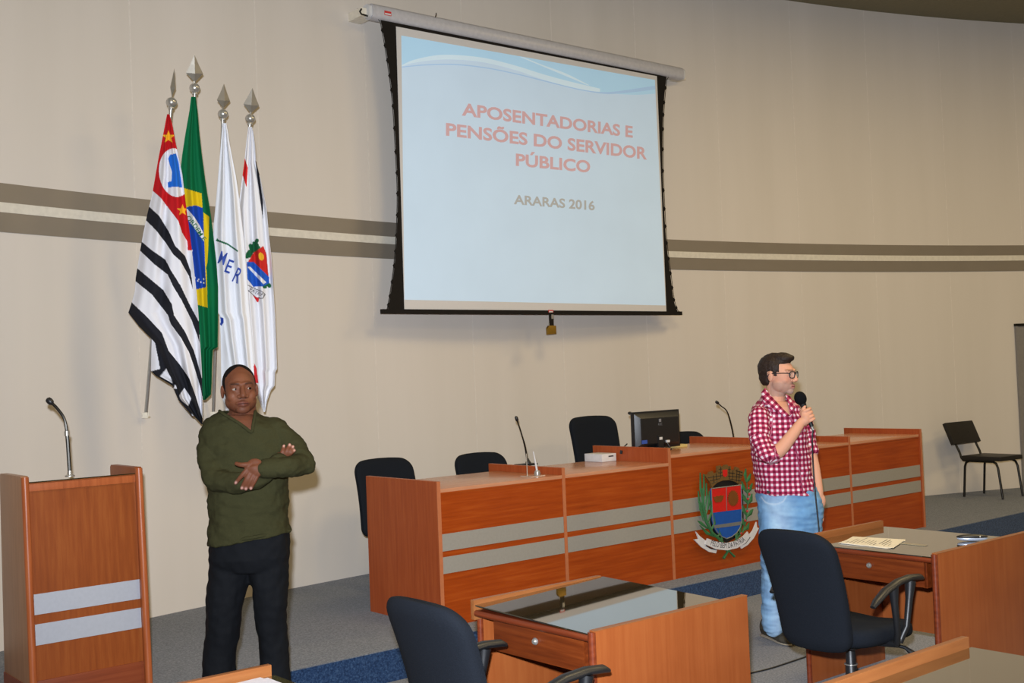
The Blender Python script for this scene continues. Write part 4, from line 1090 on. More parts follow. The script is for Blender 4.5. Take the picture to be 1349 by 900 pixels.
def limb(mb, pts, rad, n=18, grow=0.0):
    """rounded tapering limb through joints"""
    P = [Vector(p) for p in pts]; rad = [r + grow for r in rad]
    Q, R = [], []
    for i in range(len(P) - 1):
        a = P[max(i - 1, 0)]; b = P[i]; c = P[i + 1]; d = P[min(i + 2, len(P) - 1)]
        for k in range(6):
            s = k / 6
            Q.append(0.5 * ((2 * b) + (c - a) * s + (2 * a - 5 * b + 4 * c - d) * s * s + (3 * b - a - 3 * c + d) * s ** 3))
            R.append(rad[i] + (rad[i + 1] - rad[i]) * s)
    Q.append(P[-1]); R.append(rad[-1])
    t0 = (Q[1] - Q[0]).normalized(); t1 = (Q[-1] - Q[-2]).normalized()
    head = [(Q[0] - t0 * R[0] * k, R[0] * math.sqrt(max(1 - k * k, .02))) for k in (.97, .8, .45)]
    tail = [(Q[-1] + t1 * R[-1] * k, R[-1] * math.sqrt(max(1 - k * k, .02))) for k in (.45, .8, .97)]
    allp = head + list(zip(Q, R)) + tail
    mb.tube([p for p, _ in allp], [r for _, r in allp], n)
    return mb
def head_shapes(mb, c, R, sc=1.0, full=0.0, nose=1.0, wide=1.0, cheek=1.0):
    """skull, face, jaw, nose, lips, ears; looks along local -y"""
    def E(p, r, rot=None):
        mb.ellipsoid(c + R @ (Vector(p) * sc), Vector(r) * sc, rot=R @ rot if rot else R, n=28, m=20)
    E((0, .020, .030), (.076, .094, .087))
    E((0, -.026, .000), (.0655 + full * .004, .066, .092))
    E((0, -.030, -.058), (.056 + full * .009, .058, .054))
    E((0, -.070, -.093), (.026 + full * .006, .022, .021))
    for s in (-1, 1):
        E((s * .038 * cheek, -.050 + .004 * (1 - cheek) * 10 * .5, -.030), (.027 * cheek + full * .003, .029 * cheek, .032))
        E((s * .040, -.018, -.056), (.026 + full * .006, .042, .040))
        E((s * .078, .016, -.008), (.0085, .018, .032), Matrix.Rotation(s * .3, 3, 'Z'))
        E((s * .0125 * wide, -.0965 - .002 * nose, -.0335), (.0105 * wide, .011, .0095))
    def T(pts, r):
        limb(mb, [c + R @ (Vector(p) * sc) for p in pts], [x * sc for x in r], 14)
    T([(-.046, -.074, .022), (-.020, -.0865, .027), (0, -.0875, .024), (.020, -.0865, .027), (.046, -.074, .022)], [.008, .010, .008, .010, .008])
    T([(0, -.086, .020), (0, -.099, -.006), (0, -.1075 * (0.97 + .03 * nose), -.028)], [.008, .0095 * wide, .0118 * wide])
    T([(-.024 * wide, -.083, -.0645), (0, -.0935, -.0600), (.024 * wide, -.083, -.0645)], [.0045, .0078, .0045])
    T([(-.019, -.083, -.0715), (0, -.0915, -.0735), (.019, -.083, -.0715)], [.005, .0085, .005])
    # eyelids framing the eyes
    for s in (-1, 1):
        T([(s * .015, -.0830, .0045), (s * .031, -.0865, .0135), (s * .048, -.0755, .0035)], [.0035, .0042, .0035])
        T([(s * .015, -.0830, .0000), (s * .031, -.0830, -.0090), (s * .047, -.0735, -.0010)], [.003, .004, .003])
def eye_ball(parent, c, R, sc, sx, gaze):
    p = c + R @ (Vector((sx * .0315, -.0762, .0022)) * sc)
    mb = MB(); mb.ellipsoid((0, 0, 0), (.0132 * sc, .0122 * sc, .0080 * sc), n=32, m=24)
    me = mb.mesh('eye'); a = coords(me)
    n = a / np.linalg.norm(a, axis=1)[:, None]
    g = np.array(gaze) / np.linalg.norm(gaze)
    d = n @ g
    rgb = np.tile(L3((150, 136, 126)), (len(a), 1)); rgb[d > .78] = L3((30, 18, 13)); rgb[d > .94] = L3((8, 7, 7))
    paint(me, rgb)
    M4 = R.to_4x4(); M4.translation = p; me.transform(M4); localize(me, parent)
    return link('eye', me, MATS['eye'], parent, True)
painted('eye', 0.3, 0.08)
def hair_shell(name, shapes, c, R, sc, keep, mat, parent, sink=0.80, vox=.004):
    mb = MB()
    for p, r in shapes: mb.ellipsoid(Vector(p), Vector(r), n=28, m=20)
    me = remesh(mb, vox, 4, name)
    a = coords(me); m = np.clip(keep(a), 0, 1)[:, None]
    cc = np.array([0, .015, .02])
    a = cc + (a - cc) * (sink + (1 - sink) * m)
    set_coords(me, a * sc)
    M4 = R.to_4x4(); M4.translation = c; me.transform(M4); localize(me, parent)
    wrinkle(me, .003, 60, (1, .35, 1)) if len(shapes) > 2 else None
    return link(name, me, mat, parent, True)
def sst(x, a, b): t = np.clip((x - a) / (b - a), 0, 1); return t * t * (3 - 2 * t)
def finger(mb, pts, r0, r1): limb(mb, pts, [r0 + (r1 - r0) * i / (len(pts) - 1) for i in range(len(pts))], 10)
def shoe(name, heel, toe, h, wd, mat, parent, sole=None):
    d = (toe - heel).normalized(); s = Vector((-d.y, d.x, 0)); L = (toe - heel).length
    prof = [(-.02, .30, .75), (0.0, .40, .95), (.12, .46, 1.0), (.3, .46, 1.0), (.5, .47, .72), (.72, .52, .50), (.9, .44, .42), (1.0, .22, .34), (1.02, .08, .22)]
    rings = []
    for t, w_, hh in prof:
        c = heel + d * (L * t); ring = []
        for k in range(18):
            a = 2 * PI * k / 18
            x = math.cos(a) * wd * w_; z = h * hh * (0.5 + 0.5 * math.sin(a))
            z = max(z, 0.006)
            ring.append(c + s * x + Vector((0, 0, z)))
        rings.append(ring)
    o = MB().loft(rings).build(name, mat, parent, smooth=True, world=True)
    rings = []
    for t, w_, hh in prof:
        c = heel + d * (L * t)
        rings.append([c + s * (math.cos(2 * PI * k / 18) * wd * (w_ + .03)) + Vector((0, 0, .002 + .018 * (0.5 + 0.5 * math.sin(2 * PI * k / 18)))) for k in range(18)])
    MB().loft(rings).build('sole', sole or M_black, o, smooth=True, world=True)
    return o
def wrinkle(me, amp, scale, stretch=(1, 1, 1)):
    a = coords(me); n = normals(me)
    d = np.array([noise.noise(Vector((p[0] * scale * stretch[0], p[1] * scale * stretch[1], p[2] * scale * stretch[2]))) for p in a])
    set_coords(me, a + n * (amp * d)[:, None])
def surf_at(me_co, px, py, rad=2.0):
    x, y = to_px(me_co); m = (np.abs(x - px) < rad) & (np.abs(y - py) < rad)
    return float(me_co[m][:, 1].min()) if m.any() else None

# ================================================================ man in the green sweater, arms crossed
YL = 5.30
J = atY
RY = lambda a: Matrix.Rotation(a, 3, 'Z')
hcL = J(315.8, 513, YL - .015); hRL = RY(0.36) @ Matrix.Rotation(-0.03, 3, 'Y') @ Matrix.Rotation(0.0, 3, 'X')
torsoL = [(292, 541, 334, 541, .068), (283, 547, 342, 546, .088), (270, 554, 358, 553, .105), (265, 563, 372, 562, .120), (264, 576, 380, 575, .132), (268, 592, 383, 591, .140), (273, 612, 381, 611, .148), (275, 636, 379, 636, .158), (276, 660, 379, 660, .160), (277, 684, 378, 680, .152), (275.5, 703, 380.5, 690, .152), (275, 719, 383, 700, .153)]
armR_up = [J(279, 571, YL - .02), J(276, 600, YL - .06), J(284, 632, YL - .14)]
armR_fo = [J(284, 632, YL - .14), J(318, 636, YL - .205), J(345, 627, YL - .215), J(368, 606, YL - .19)]
armL_up = [J(369, 572, YL - .01), J(386, 590, YL - .05), J(401, 612, YL - .11)]
armL_fo = [J(401, 612, YL - .11), J(376, 616, YL - .225), J(347, 617, YL - .265)]
feetL = (atz(285, 980, 0), atz(366, 980, 0))
legs_in = [[J(303, 740, YL), J(292, 820, YL), J(288, 900, YL), J(286, 960, YL)], [J(355, 740, YL), J(357, 820, YL), J(362, 900, YL), J(365, 960, YL)]]
mb = MB()
head_shapes(mb, hcL, hRL, 0.985, 1.0, 1.0, 1.22)
limb(mb, [hcL + Vector((0, .022, -.05)), hcL + Vector((.003, .03, -.12)), J(313, 560, YL + .02)], [.060, .063, .075])
mb.loft(sections(torsoL[1:-3] + [(280, 684, 375, 680, .135), (287, 703, 371, 694, .095), (290, 730, 369, 727, .085)], YL, grow=-.016))
for l in legs_in: limb(mb, l, [.075, .055, .045, .035])
limb(mb, armR_fo, [.036, .032, .028, .026]); limb(mb, armR_up, [.042, .040, .036]); limb(mb, armL_up, [.042, .040, .036]); limb(mb, armL_fo, [.036, .032, .027])
# his left hand lies spread on the other forearm
yh = YL - .285
mb.ellipsoid(J(335.5, 617, yh + .008), (.043, .0165, .044), rot=Matrix.Rotation(.5, 3, 'Y'))
limb(mb, [J(352, 617, yh + .016), J(344, 617, yh + .013), J(336, 617, yh + .014), J(331, 618, yh + .012)], [.030, .029, .027, .022])
finger(mb, [J(330, 612, yh + .004), J(323, 612.5, yh - .008), J(317, 612.5, yh - .010), J(311.5, 611, yh - .004)], .0135, .0095)      # thumb
for kx, ky in ((328.5, 617.5), (331.5, 621), (336, 623.5), (340.5, 624.5)): limb(mb, [J(341, 614, yh + .004), J((kx + 341) / 2, (ky + 615) / 2, yh - .004), J(kx, ky, yh - .003)], [.013, .0135, .0125])
finger(mb, [J(328, 616, yh), J(321, 624, yh - .008), J(315, 631, yh - .004), J(310.5, 636.5, yh + .004)], .0122, .0086)
finger(mb, [J(330.5, 620, yh), J(325.5, 630, yh - .009), J(321.5, 637.5, yh - .004), J(318.5, 643.5, yh + .004)], .0122, .0086)
finger(mb, [J(335, 623, yh), J(330.5, 632, yh - .009), J(326.8, 639, yh - .004), J(324, 644.5, yh + .004)], .0118, .0084)
finger(mb, [J(340, 624.5, yh + .002), J(336.5, 632, yh - .006), J(333, 639, yh - .002), J(330.5, 644, yh + .004)], .0108, .0076)
# fingertips of his right hand on the other arm
ya = YL - .150
mb.ellipsoid(J(368, 606, ya - .02), (.030, .016, .036), rot=Matrix.Rotation(.4, 3, 'Y'))
for (x0, y0, x1, y1) in ((369.5, 603, 374, 587.5), (373.5, 602, 381.5, 586), (377.5, 600.5, 386, 588.5), (381, 599, 387.8, 593.5)):
    finger(mb, [J(x0, y0, ya - .022), J(x0 * .5 + x1 * .5, y0 * .5 + y1 * .5, ya - .030), J(x1, y1, ya - .012)], .0105, .0078)
me = remesh(mb, .0030, 6, 'person_body')
a = coords(me); h = (a - np.array(hcL)) @ np.array(hRL) / .985     # into the head's own frame
rgb = np.tile(L3((98, 57, 38)), (len(a), 1))
def gblend(rgb, w_, col): return rgb * (1 - w_[:, None]) + L3(col)[None, :] * w_[:, None]
hx, hy, hz = h[:, 0], h[:, 1], h[:, 2]; infr = (hy < -.03) & (np.abs(hz) < .14)
rgb = gblend(rgb, infr * np.exp(-((np.abs(hx) - .040) / .02) ** 2 - ((hz + .035) / .022) ** 2) * .35, (134, 84, 58))
rgb = gblend(rgb, infr * np.exp(-(hx / .03) ** 2 - ((hz - .05) / .03) ** 2) * .3, (132, 82, 54))
rgb = gblend(rgb, infr * (sst(-np.abs(np.abs(hx) - .032), -.021, -.015)) * np.exp(-((hz - .0265 + 6 * (np.abs(hx) - .032) ** 2) / .0042) ** 2) * .85, (30, 18, 14))
rgb = gblend(rgb, infr * sst(-np.abs(hx), -.027, -.022) * np.exp(-((hz + .0665) / .011) ** 2) * .55, (104, 54, 48))
rgb = gblend(rgb, infr * sst(-np.abs(hx), -.026, -.022) * np.exp(-((hz + .0665) / .0022) ** 2) * .9, (40, 20, 18))
rgb = gblend(rgb, infr * sst(-(np.abs(hx) - .011) ** 2, -.00004, -.00001) * np.exp(-((hz + .0415) / .003) ** 2) * .7, (40, 22, 18))  # nostrils: shade put into the skin colour
rgb = gblend(rgb, (hy < .02) * sst(-hz, .055, .085) * (hz > -.13) * .22, (62, 38, 30))
px, py = to_px(a)
for (x, y) in ((310.6, 636), (318.6, 643), (324, 644), (330.6, 643.5), (374, 587.5), (381.6, 586), (386, 588.5), (388, 593.5)):
    rgb = gblend(rgb, np.exp(-((px - x) / 1.6) ** 2 - ((py - y) / 1.7) ** 2) * (a[:, 1] < YL) * .85, (206, 160, 148))
paint(me, rgb)
baseL = Vector((J(318, 900, YL).x, YL, 0))
me.transform(Matrix.Translation(-baseL))
manL = link('person', me, M_skin, None, True); manL.location = baseL
tag(manL, 'man in a dark green sweater and black trousers standing with crossed arms', 'person')
eye_ball(manL, hcL, hRL, .985, -1, (.55, -.83, -.02)); eye_ball(manL, hcL, hRL, .985, 1, (.55, -.83, -.02))
M_hairL = plain('cropped_hair', (20, 16, 15), 0.9, 0, 0.1, .2, 300, .3)
def keepL(p):
    x, y, z = p[:, 0], p[:, 1], p[:, 2]
    line = -.028 - .010 * sst(np.abs(x), .0, .03) + .010 * sst(np.abs(x), .04, .07)   # receding front line
    top = sst(y, line - .006, line + .006)
    low = sst(z, -.030, -.022) * sst(y, -.028, -.018) + sst(z, -.055, -.045) * sst(y, .035, .045)
    return top * np.clip(low + (z > .06), 0, 1)
hair_shell('hair', [((0, .020, .030), (.0772, .0954, .0883)), ((0, .05, -.01), (.0655, .0675, .062))], hcL, hRL, .985, keepL, M_hairL, manL, .86, .0032)
# sweater
mb = MB(); mb.loft(sections(torsoL, YL))
limb(mb, armR_up, [.058, .057, .052]); limb(mb, armR_fo, [.052, .048, .044, .038]); limb(mb, armL_up, [.058, .056, .050]); limb(mb, armL_fo, [.049, .048, .041])
for p, r in ((J(281, 565, YL - .01), .056), (J(363, 564, YL - .01), .058)): mb.ellipsoid(p, (r, r, r * .9))
me = remesh(mb, .0055, 3, 'sweater')
wrinkle(me, .009, 13, (1, 1, 1.8)); wrinkle(me, .004, 34, (1, 1, 1.5))
a = coords(me); px, py = to_px(a)
scoL = a.copy()
hole = inpoly(px, py, [(288, 500), (288, 542), (296, 546.5), (315, 557.5), (331.5, 569.5), (334.2, 556), (336, 543), (338, 500)]) & (a[:, 1] < YL + .02)
hole |= (py < 541)
delete_verts(me, hole)
localize(me, manL); swt = link('sweater', me, M_knit, manL, True)
so = swt.modifiers.new('thickness', 'SOLIDIFY'); so.thickness = .004; so.offset = -1
path = []
for x, y in curve([(289, 541.5), (297, 547), (306, 552.3), (315, 557.8), (323, 563.6), (331.3, 569.5), (333, 562), (334.6, 553), (336.5, 542)], 4):
    yy = surf_at(scoL, x, y, 2.2)
    if yy is not None: path.append(J(x, y, yy - .002))
MB().tube(path, .0075, 8).build('neck_rib', M_knit, swt, smooth=True, world=True)
hem = [J(276 + 106 * k / 12, 718 - 18.5 * k / 12, YL - .157 * math.sin(PI * (k + .3) / 12.6)) for k in range(13)]
MB().tube(hem, .008, 8).build('hem_rib', M_knit, swt, smooth=True, world=True)
cuff = J(346.5, 617.5, YL - .266)
MB().tube([cuff + Vector((.05, 0.018, 0)), cuff + Vector((.02, .007, 0)), cuff + Vector((.0, .0, 0)), cuff + Vector((-.006, -.002, 0))], [.046, .044, .042, .038], 20, caps=True).build('cuff', M_knit, swt, smooth=True, world=True)
# trousers
mb = MB(); mb.loft(sections([(278, 706, 380, 692, .120), (275.8, 724, 382, 712, .134), (275, 736, 382, 731, .136), (278, 752, 379, 749, .105)], YL))
limb(mb, [J(306, 738, YL), J(302, 757, YL - .004), J(297, 785, YL - .01), J(294, 820, YL), J(290, 862, YL + .01), J(288, 915, YL), J(287, 968, YL)], [.104, .099, .090, .080, .073, .073, .070])
limb(mb, [J(353, 736, YL), J(354.5, 757, YL - .004), J(356, 785, YL - .01), J(357.5, 820, YL), J(360, 862, YL + .01), J(364, 915, YL), J(367, 968, YL)], [.100, .094, .082, .072, .066, .070, .070])
me = remesh(mb, .006, 9, 'trousers'); wrinkle(me, .010, 11, (1, 1, .55)); wrinkle(me, .005, 26)
localize(me, manL); link('trousers', me, M_trouser, manL, True)
for fx, hx_ in ((285, 286), (369, 366)):
    heel = atz(hx_, 968, 0) + Vector((0, .06, 0)); toe = heel + Vector((-.05 if fx < 300 else .07, -.27, 0))
    shoe('shoe', heel, toe, .10, .10, M_shoe, manL)

# ================================================================ man in the checked shirt, speaking into a microphone
YR = 6.95
hcR = J(1025.5, 493.8, YR - .01); hRR = RY(0.94) @ Matrix.Rotation(.04, 3, 'X'); HSR = 1.04
torsoR = [(1005, 521, 1040, 524, .062), (998, 529, 1047, 529, .10), (992, 537, 1052, 535, .145), (989, 548, 1056, 546, .168), (988, 562, 1060, 560, .176), (989, 580, 1063, 580, .172), (991, 600, 1066, 600, .168), (994, 620, 1068, 620, .164), (996, 636, 1071, 637, .164), (996.5, 649, 1073.5, 650.5, .166)]
aR_up = [J(1000, 551, 6.80), J(1001, 576, 6.75), J(1011, 600, 6.70)]
aR_fo = [J(1011, 600, 6.70), J(1026, 594, 6.69), J(1043, 574, 6.70), J(1055, 557, 6.725)]
aL_up = [J(1057, 553, 7.08), J(1063, 572, 7.08), J(1067, 592, 7.06)]
aL_fo = [J(1067, 592, 7.06), J(1073, 618, 7.02), J(1078, 643, 6.98), J(1079, 656, 6.97)]
legsR = [[J(1022, 690, 6.90), J(1021, 740, 6.88), J(1020, 785, 6.90), J(1019, 828, 6.93)], [J(1058, 690, 7.01), J(1062, 745, 7.01), J(1063, 785, 7.03), J(1064, 826, 7.05)]]
mic_top, mic_bot = J(1054.2, 524.5, 6.74), J(1069.5, 562, 6.735)
mdir = (mic_bot - mic_top).normalized()
mb = MB()
head_shapes(mb, hcR, hRR, HSR, 0.0, 1.4, .95, .88)
limb(mb, [hcR + hRR @ Vector((0, .022, -.05)), J(1022, 518, YR), J(1021, 540, YR)], [.054, .055, .066])
mb.loft(sections(torsoR[1:], YR, grow=-.016))
for l in legsR: limb(mb, l, [.075, .060, .050, .040])
limb(mb, aR_up, [.040, .039, .037]); limb(mb, aR_fo, [.040, .0415, .035, .027]); limb(mb, aL_up, [.040, .038, .036]); limb(mb, aL_fo, [.037, .034, .027, .026])
# hand closed round the microphone
mid = mic_top.lerp(mic_bot, .62)
side = Vector((mdir.z, 0, -mdir.x)).normalized()        # across the handle, in the picture plane
if side.x < 0: side = -side
toc = Vector((0, -1, 0))
mb.ellipsoid(mid - side * .012 + toc * .016, (.030, .020, .043), rot=Matrix.Rotation(-.35, 3, 'Y'))
limb(mb, [J(1055, 557, 6.725), mid - side * .022 + toc * .012 + mdir * .018, mid - side * .014 + toc * .016], [.027, .028, .026])
for k, (off, r) in enumerate(((-.034, .0105), (-.012, .0108), (.010, .0104), (.030, .0092))):
    b = mid + mdir * off
    finger(mb, [b - side * .014 + toc * .024, b + side * .012 + toc * .027, b + side * .028 + toc * .010, b + side * .024 - toc * .014, b + side * .004 - toc * .024], r, r * .82)
finger(mb, [mid - side * .024 + toc * .010 + mdir * .004, mid - side * .026 - toc * .004 - mdir * .025, mid - side * .014 + toc * .012 - mdir * .046, mid + side * .002 + toc * .016 - mdir * .056], .0125, .0092)
# the other hand goes into the pocket
mb.ellipsoid(J(1080, 660, 6.97), (.036, .026, .05))
for k in range(4): finger(mb, [J(1077 + 2 * k, 664, 6.95 + .012 * k), J(1077.5 + 2 * k, 676, 6.95 + .012 * k), J(1077.5 + 2 * k, 686, 6.955 + .012 * k)], .010, .008)
finger(mb, [J(1073, 654, 6.94), J(1070, 664, 6.93), J(1070, 672, 6.93)], .011, .009)
me = remesh(mb, .0030, 6, 'person_body')
a = coords(me); h = (a - np.array(hcR)) @ np.array(hRR) / HSR; hx, hy, hz = h.T
infr = (hy < -.02) & (np.abs(hz) < .14)
rgb = np.tile(L3((206, 152, 126)), (len(a), 1))
rgb = gblend(rgb, infr * np.exp(-((np.abs(hx) - .042) / .02) ** 2 - ((hz + .02) / .02) ** 2) * .35, (206, 130, 110))
beard = sst(-hz, .028, .055) * (hz > -.125) * sst(-hy, -.045, -.02)
rgb = gblend(rgb, beard * .6, (146, 122, 112))
rgb = gblend(rgb, infr * np.exp(-(hx / .030) ** 2 - ((hz + .098) / .016) ** 2) * .6, (158, 150, 142))
rgb = gblend(rgb, infr * np.exp(-(hx / .026) ** 2 - ((hz + .0515) / .006) ** 2) * .5, (118, 92, 82))
rgb = gblend(rgb, infr * sst(-np.abs(hx), -.025, -.020) * np.exp(-((hz + .067) / .010) ** 2) * .7, (178, 96, 92))
rgb = gblend(rgb, infr * sst(-np.abs(hx), -.022, -.018) * np.exp(-((hz + .0668) / .003) ** 2) * .9, (70, 28, 28))
rgb = gblend(rgb, infr * sst(-np.abs(np.abs(hx) - .032), -.022, -.015) * np.exp(-((hz - .0275) / .0045) ** 2) * .8, (58, 40, 32))
ppx, ppy = to_px(a)
paint(me, rgb)
baseR = Vector((J(1030, 700, YR).x, YR, 0))
me.transform(Matrix.Translation(-baseR))
manR = link('person', me, M_skin, None, True); manR.location = baseR
tag(manR, 'man in a red and white checked shirt and jeans speaking into a microphone', 'person')
for s in (-1, 1): eye_ball(manR, hcR, hRR, HSR, s, (0, -1, -.12))
M_hairR = plain('brown_hair', (40, 28, 22), 0.6, 0, 0.3, .3, 120, .4)
def keepR(p):
    x, y, z = p[:, 0], p[:, 1], p[:, 2]
    top = sst(z, .062, .074) * sst(y, -.105, -.095)
    temple = sst(y, -.040, -.030) * sst(z, .012, .022)
    burn = sst(y, -.026, -.016) * sst(z, -.014, -.002) * sst(-y, -.004, .002)
    back = sst(y, .034, .042) * sst(z, -.075, -.062)
    over = sst(y, -.034, -.026) * sst(z, .018, .026)
    return np.maximum.reduce([top, temple, burn, back, over])
hair_shell('hair', [((0, .022, .036), (.0825, .104, .093)), ((0, .050, -.008), (.068, .068, .070)), ((0, -.024, .096), (.060, .066, .034)), ((0, -.058, .098), (.046, .036, .023))], hcR, hRR, HSR, keepR, M_hairR, manR, .80)
# glasses
def hp_(x, y, z): return hcR + hRR @ (Vector((x, y, z)) * HSR)
gl = empty('glasses', hp_(0, -.1, 0), 0); gl.parent = manR; gl.location = hp_(0, -.1, 0) - baseR
M_frame = plain('dark_frame', (26, 30, 36), 0.35); M_lens, _lnt, _lb = new_mat('lens', 0.03)
_lb.inputs['Alpha'].default_value = 0.08; _lb.inputs['Base Color'].default_value = (.9, .92, .92, 1)
_ln = _lnt.nodes.new('ShaderNodeTexNoise'); _lm = _lnt.nodes.new('ShaderNodeMapRange'); _lm.inputs[3].default_value = .02; _lm.inputs[4].default_value = .05
_lnt.links.new(_ln.outputs['Fac'], _lm.inputs[0]); _lnt.links.new(_lm.outputs[0], _lb.inputs['Roughness'])
for s in (-1, 1):
    ring = []
    for k in range(25):
        t = 2 * PI * k / 24
        x = math.copysign(abs(math.cos(t)) ** .6, math.cos(t)) * .0255; z = math.copysign(abs(math.sin(t)) ** .6, math.sin(t)) * .0185
        ring.append(hp_(s * .0345 + x, -.104 + abs(s * .0345 + x) * .16, .001 + z))
    rim = MB().tube(ring, .0030, 8).build('rim', M_frame, gl, smooth=True, world=True)
    mbl = MB(); mbl.prism(ring[:-1], hRR @ Vector((0, .0012, 0))); mbl.build('lens', M_lens, rim, world=True)
    MB().tube([hp_(s * .059, -.094, .010), hp_(s * .075, -.060, .011), hp_(s * .083, .0, .010), hp_(s * .082, .022, .004), hp_(s * .080, .036, -.012)], .0032, 8).build('temple', M_frame, gl, smooth=True, world=True)
MB().tube([hp_(-.010, -.103, .008), hp_(0, -.106, .010), hp_(.010, -.103, .008)], .0026, 8).build('bridge', M_frame, gl, smooth=True, world=True)
# checked shirt
mm, nt, bs = new_mat('gingham', 0.85, 0, .15)
at_ = nt.nodes.new('ShaderNodeAttribute'); at_.attribute_name = 'weave'
sep = nt.nodes.new('ShaderNodeSeparateXYZ'); nt.links.new(at_.outputs['Vector'], sep.inputs[0])
vals = []
for ax in (0, 1):
    m1 = nt.nodes.new('ShaderNodeMath'); m1.operation = 'MULTIPLY'; m1.inputs[1].default_value = 2 * PI / .0315
    nt.links.new(sep.outputs[ax], m1.inputs[0])
    m2 = nt.nodes.new('ShaderNodeMath'); m2.operation = 'SINE'; nt.links.new(m1.outputs[0], m2.inputs[0])
    mr = nt.nodes.new('ShaderNodeMapRange'); mr.inputs[1].default_value = -.50; mr.inputs[2].default_value = .20
    nt.links.new(m2.outputs[0], mr.inputs[0]); vals.append(mr)
sm = nt.nodes.new('ShaderNodeMath'); sm.operation = 'ADD'; nt.links.new(vals[0].outputs[0], sm.inputs[0]); nt.links.new(vals[1].outputs[0], sm.inputs[1])
hf = nt.nodes.new('ShaderNodeMath'); hf.operation = 'MULTIPLY'; hf.inputs[1].default_value = .5; nt.links.new(sm.outputs[0], hf.inputs[0])
rp = nt.nodes.new('ShaderNodeValToRGB'); e = rp.color_ramp.elements
e[0].position = 0; e[0].color = lin((226, 210, 218)); e[1].position = 1; e[1].color = lin((112, 18, 50)); k_ = e.new(.5); k_.color = lin((172, 66, 98))
nt.links.new(hf.outputs[0], rp.inputs['Fac']); nt.links.new(rp.outputs['Color'], bs.inputs['Base Color'])
M_shirt = mm
def seg_dist(a, p, q):
    p, q = np.array(p), np.array(q); d = q - p; r = (a - p) @ d / (d @ d); t = np.clip(r, 0, 1)
    return np.linalg.norm(a - (p + t[:, None] * d), axis=1), r * np.linalg.norm(d)
def weave(me):
    a = coords(me); n = len(a)
    st = np.zeros((n, 3))
    axis = np.array(J(1029, 590, YR))
    st[:, 0] = np.arctan2(a[:, 0] - axis[0], -(a[:, 1] - axis[1])) * .17; st[:, 1] = a[:, 2]
    for arm, R in (([aR_up[0], aR_up[1], J(1009, 600, 6.70)], .078), (aL_up, .066)):
        L0 = 0; best = np.full(n, R)
        for k, (p, q) in enumerate(zip(arm[:-1], arm[1:])):
            d, t = seg_dist(a, p, q)
            m = d < best; best = np.minimum(best, d)
            p_, q_ = np.array(p), np.array(q); u_ = (q_ - p_) / np.linalg.norm(q_ - p_)
            rel = a - p_; rel = rel - (rel @ u_)[:, None] * u_
            e1 = np.array([u_[2], 0, -u_[0]]); e1 /= np.linalg.norm(e1); e2 = np.cross(u_, e1)
            x1, x2 = rel @ e1, rel @ e2
            if e2[1] > 0: x2 = -x2
            st[m, 0] = (np.arctan2(-x1, x2) * .058)[m]; st[m, 1] = (-(L0 + t))[m]
            L0 += np.linalg.norm(q_ - p_)
    at2 = me.attributes.new('weave', 'FLOAT_VECTOR', 'POINT'); at2.data.foreach_set('vector', st.ravel())
mb = MB(); mb.loft(sections(torsoR, YR))
limb(mb, aR_up[:2] + [J(1008, 598, 6.70)], [.064, .061, .056])
rr_ = aR_fo[1] - J(1008, 598, 6.70)
mb.tube([J(1006, 600, 6.70), J(1013, 600, 6.695), J(1023.5, 597.5, 6.69)], [.050, .056, .057], 20)
limb(mb, aL_up, [.060, .055, .054])
mb.ellipsoid(J(1001, 549, 6.82), (.062, .07, .058))
me = remesh(mb, .0048, 3, 'shirt')
wrinkle(me, .010, 12, (1, 1, 1.7)); wrinkle(me, .0055, 30, (1, 1, 1.6))
scoR = coords(me); px, py = to_px(scoR)
weave(me)
hole = inpoly(px, py, [(1008, 490), (1009, 513), (1017, 522), (1027, 534), (1040.5, 547.5), (1040, 535), (1036, 521), (1044, 490)]) & (scoR[:, 1] < YR + .03)
hole |= (py < 516)
delete_verts(me, hole)
localize(me, manR); shirt = link('shirt', me, M_shirt, manR, True)
so = shirt.modifiers.new('thickness', 'SOLIDIFY'); so.thickness = .003; so.offset = -1
def flap(inner, outer, lift):
    A = []
    n = 14
    ci = curve(inner, 6); co_ = curve(outer, 6)
    top, bot = [], []
    yprev = None
    for k in range(len(ci)):
        for dst, (x, y) in ((top, ci[k]), (bot, co_[k])):
            yy = surf_at(scoR, x, y, 3.0)
            if yy is None: yy = YR - .06
            dst.append((x, y, yy))
    def smoothY(L):
        ys = [p[2] for p in L]
        return [J(p[0], p[1], sum(ys[max(0, i - 3):i + 4]) / len(ys[max(0, i - 3):i + 4]) - lift) for i, p in enumerate(L)]
    t_, b_ = smoothY(top), smoothY(bot)
    n = len(t_); vs = t_ + b_ + [p + Vector((0, .006, 0)) for p in t_] + [p + Vector((0, .006, 0)) for p in b_]
    fs = []
    for i in range(n - 1):
        fs += [(i, i + 1, n + i + 1, n + i), (2 * n + i, 3 * n + i, 3 * n + i + 1, 2 * n + i + 1), (i, 2 * n + i, 2 * n + i + 1, i + 1), (n + i, n + i + 1, 3 * n + i + 1, 3 * n + i)]
    fs += [(0, n, 3 * n, 2 * n), (n - 1, 3 * n - 1, 4 * n - 1, 2 * n - 1)]
    m = MB().add(vs, fs).mesh('collar')
    a2 = coords(m); st = np.zeros((len(a2), 3)); st[:, 0] = a2[:, 0] * .8 + a2[:, 2] * .6; st[:, 1] = a2[:, 2] * .8 - a2[:, 0] * .6
    at2 = m.attributes.new('weave', 'FLOAT_VECTOR', 'POINT'); at2.data.foreach_set('vector', st.ravel())
    localize(m, shirt); return link('collar', m, M_shirt, shirt, True)
flap([(1008, 511), (1013, 518), (1021, 527), (1031, 538), (1041, 548)], [(1003, 517), (1005, 526), (1011, 535), (1021, 541), (1034, 549)], .012)
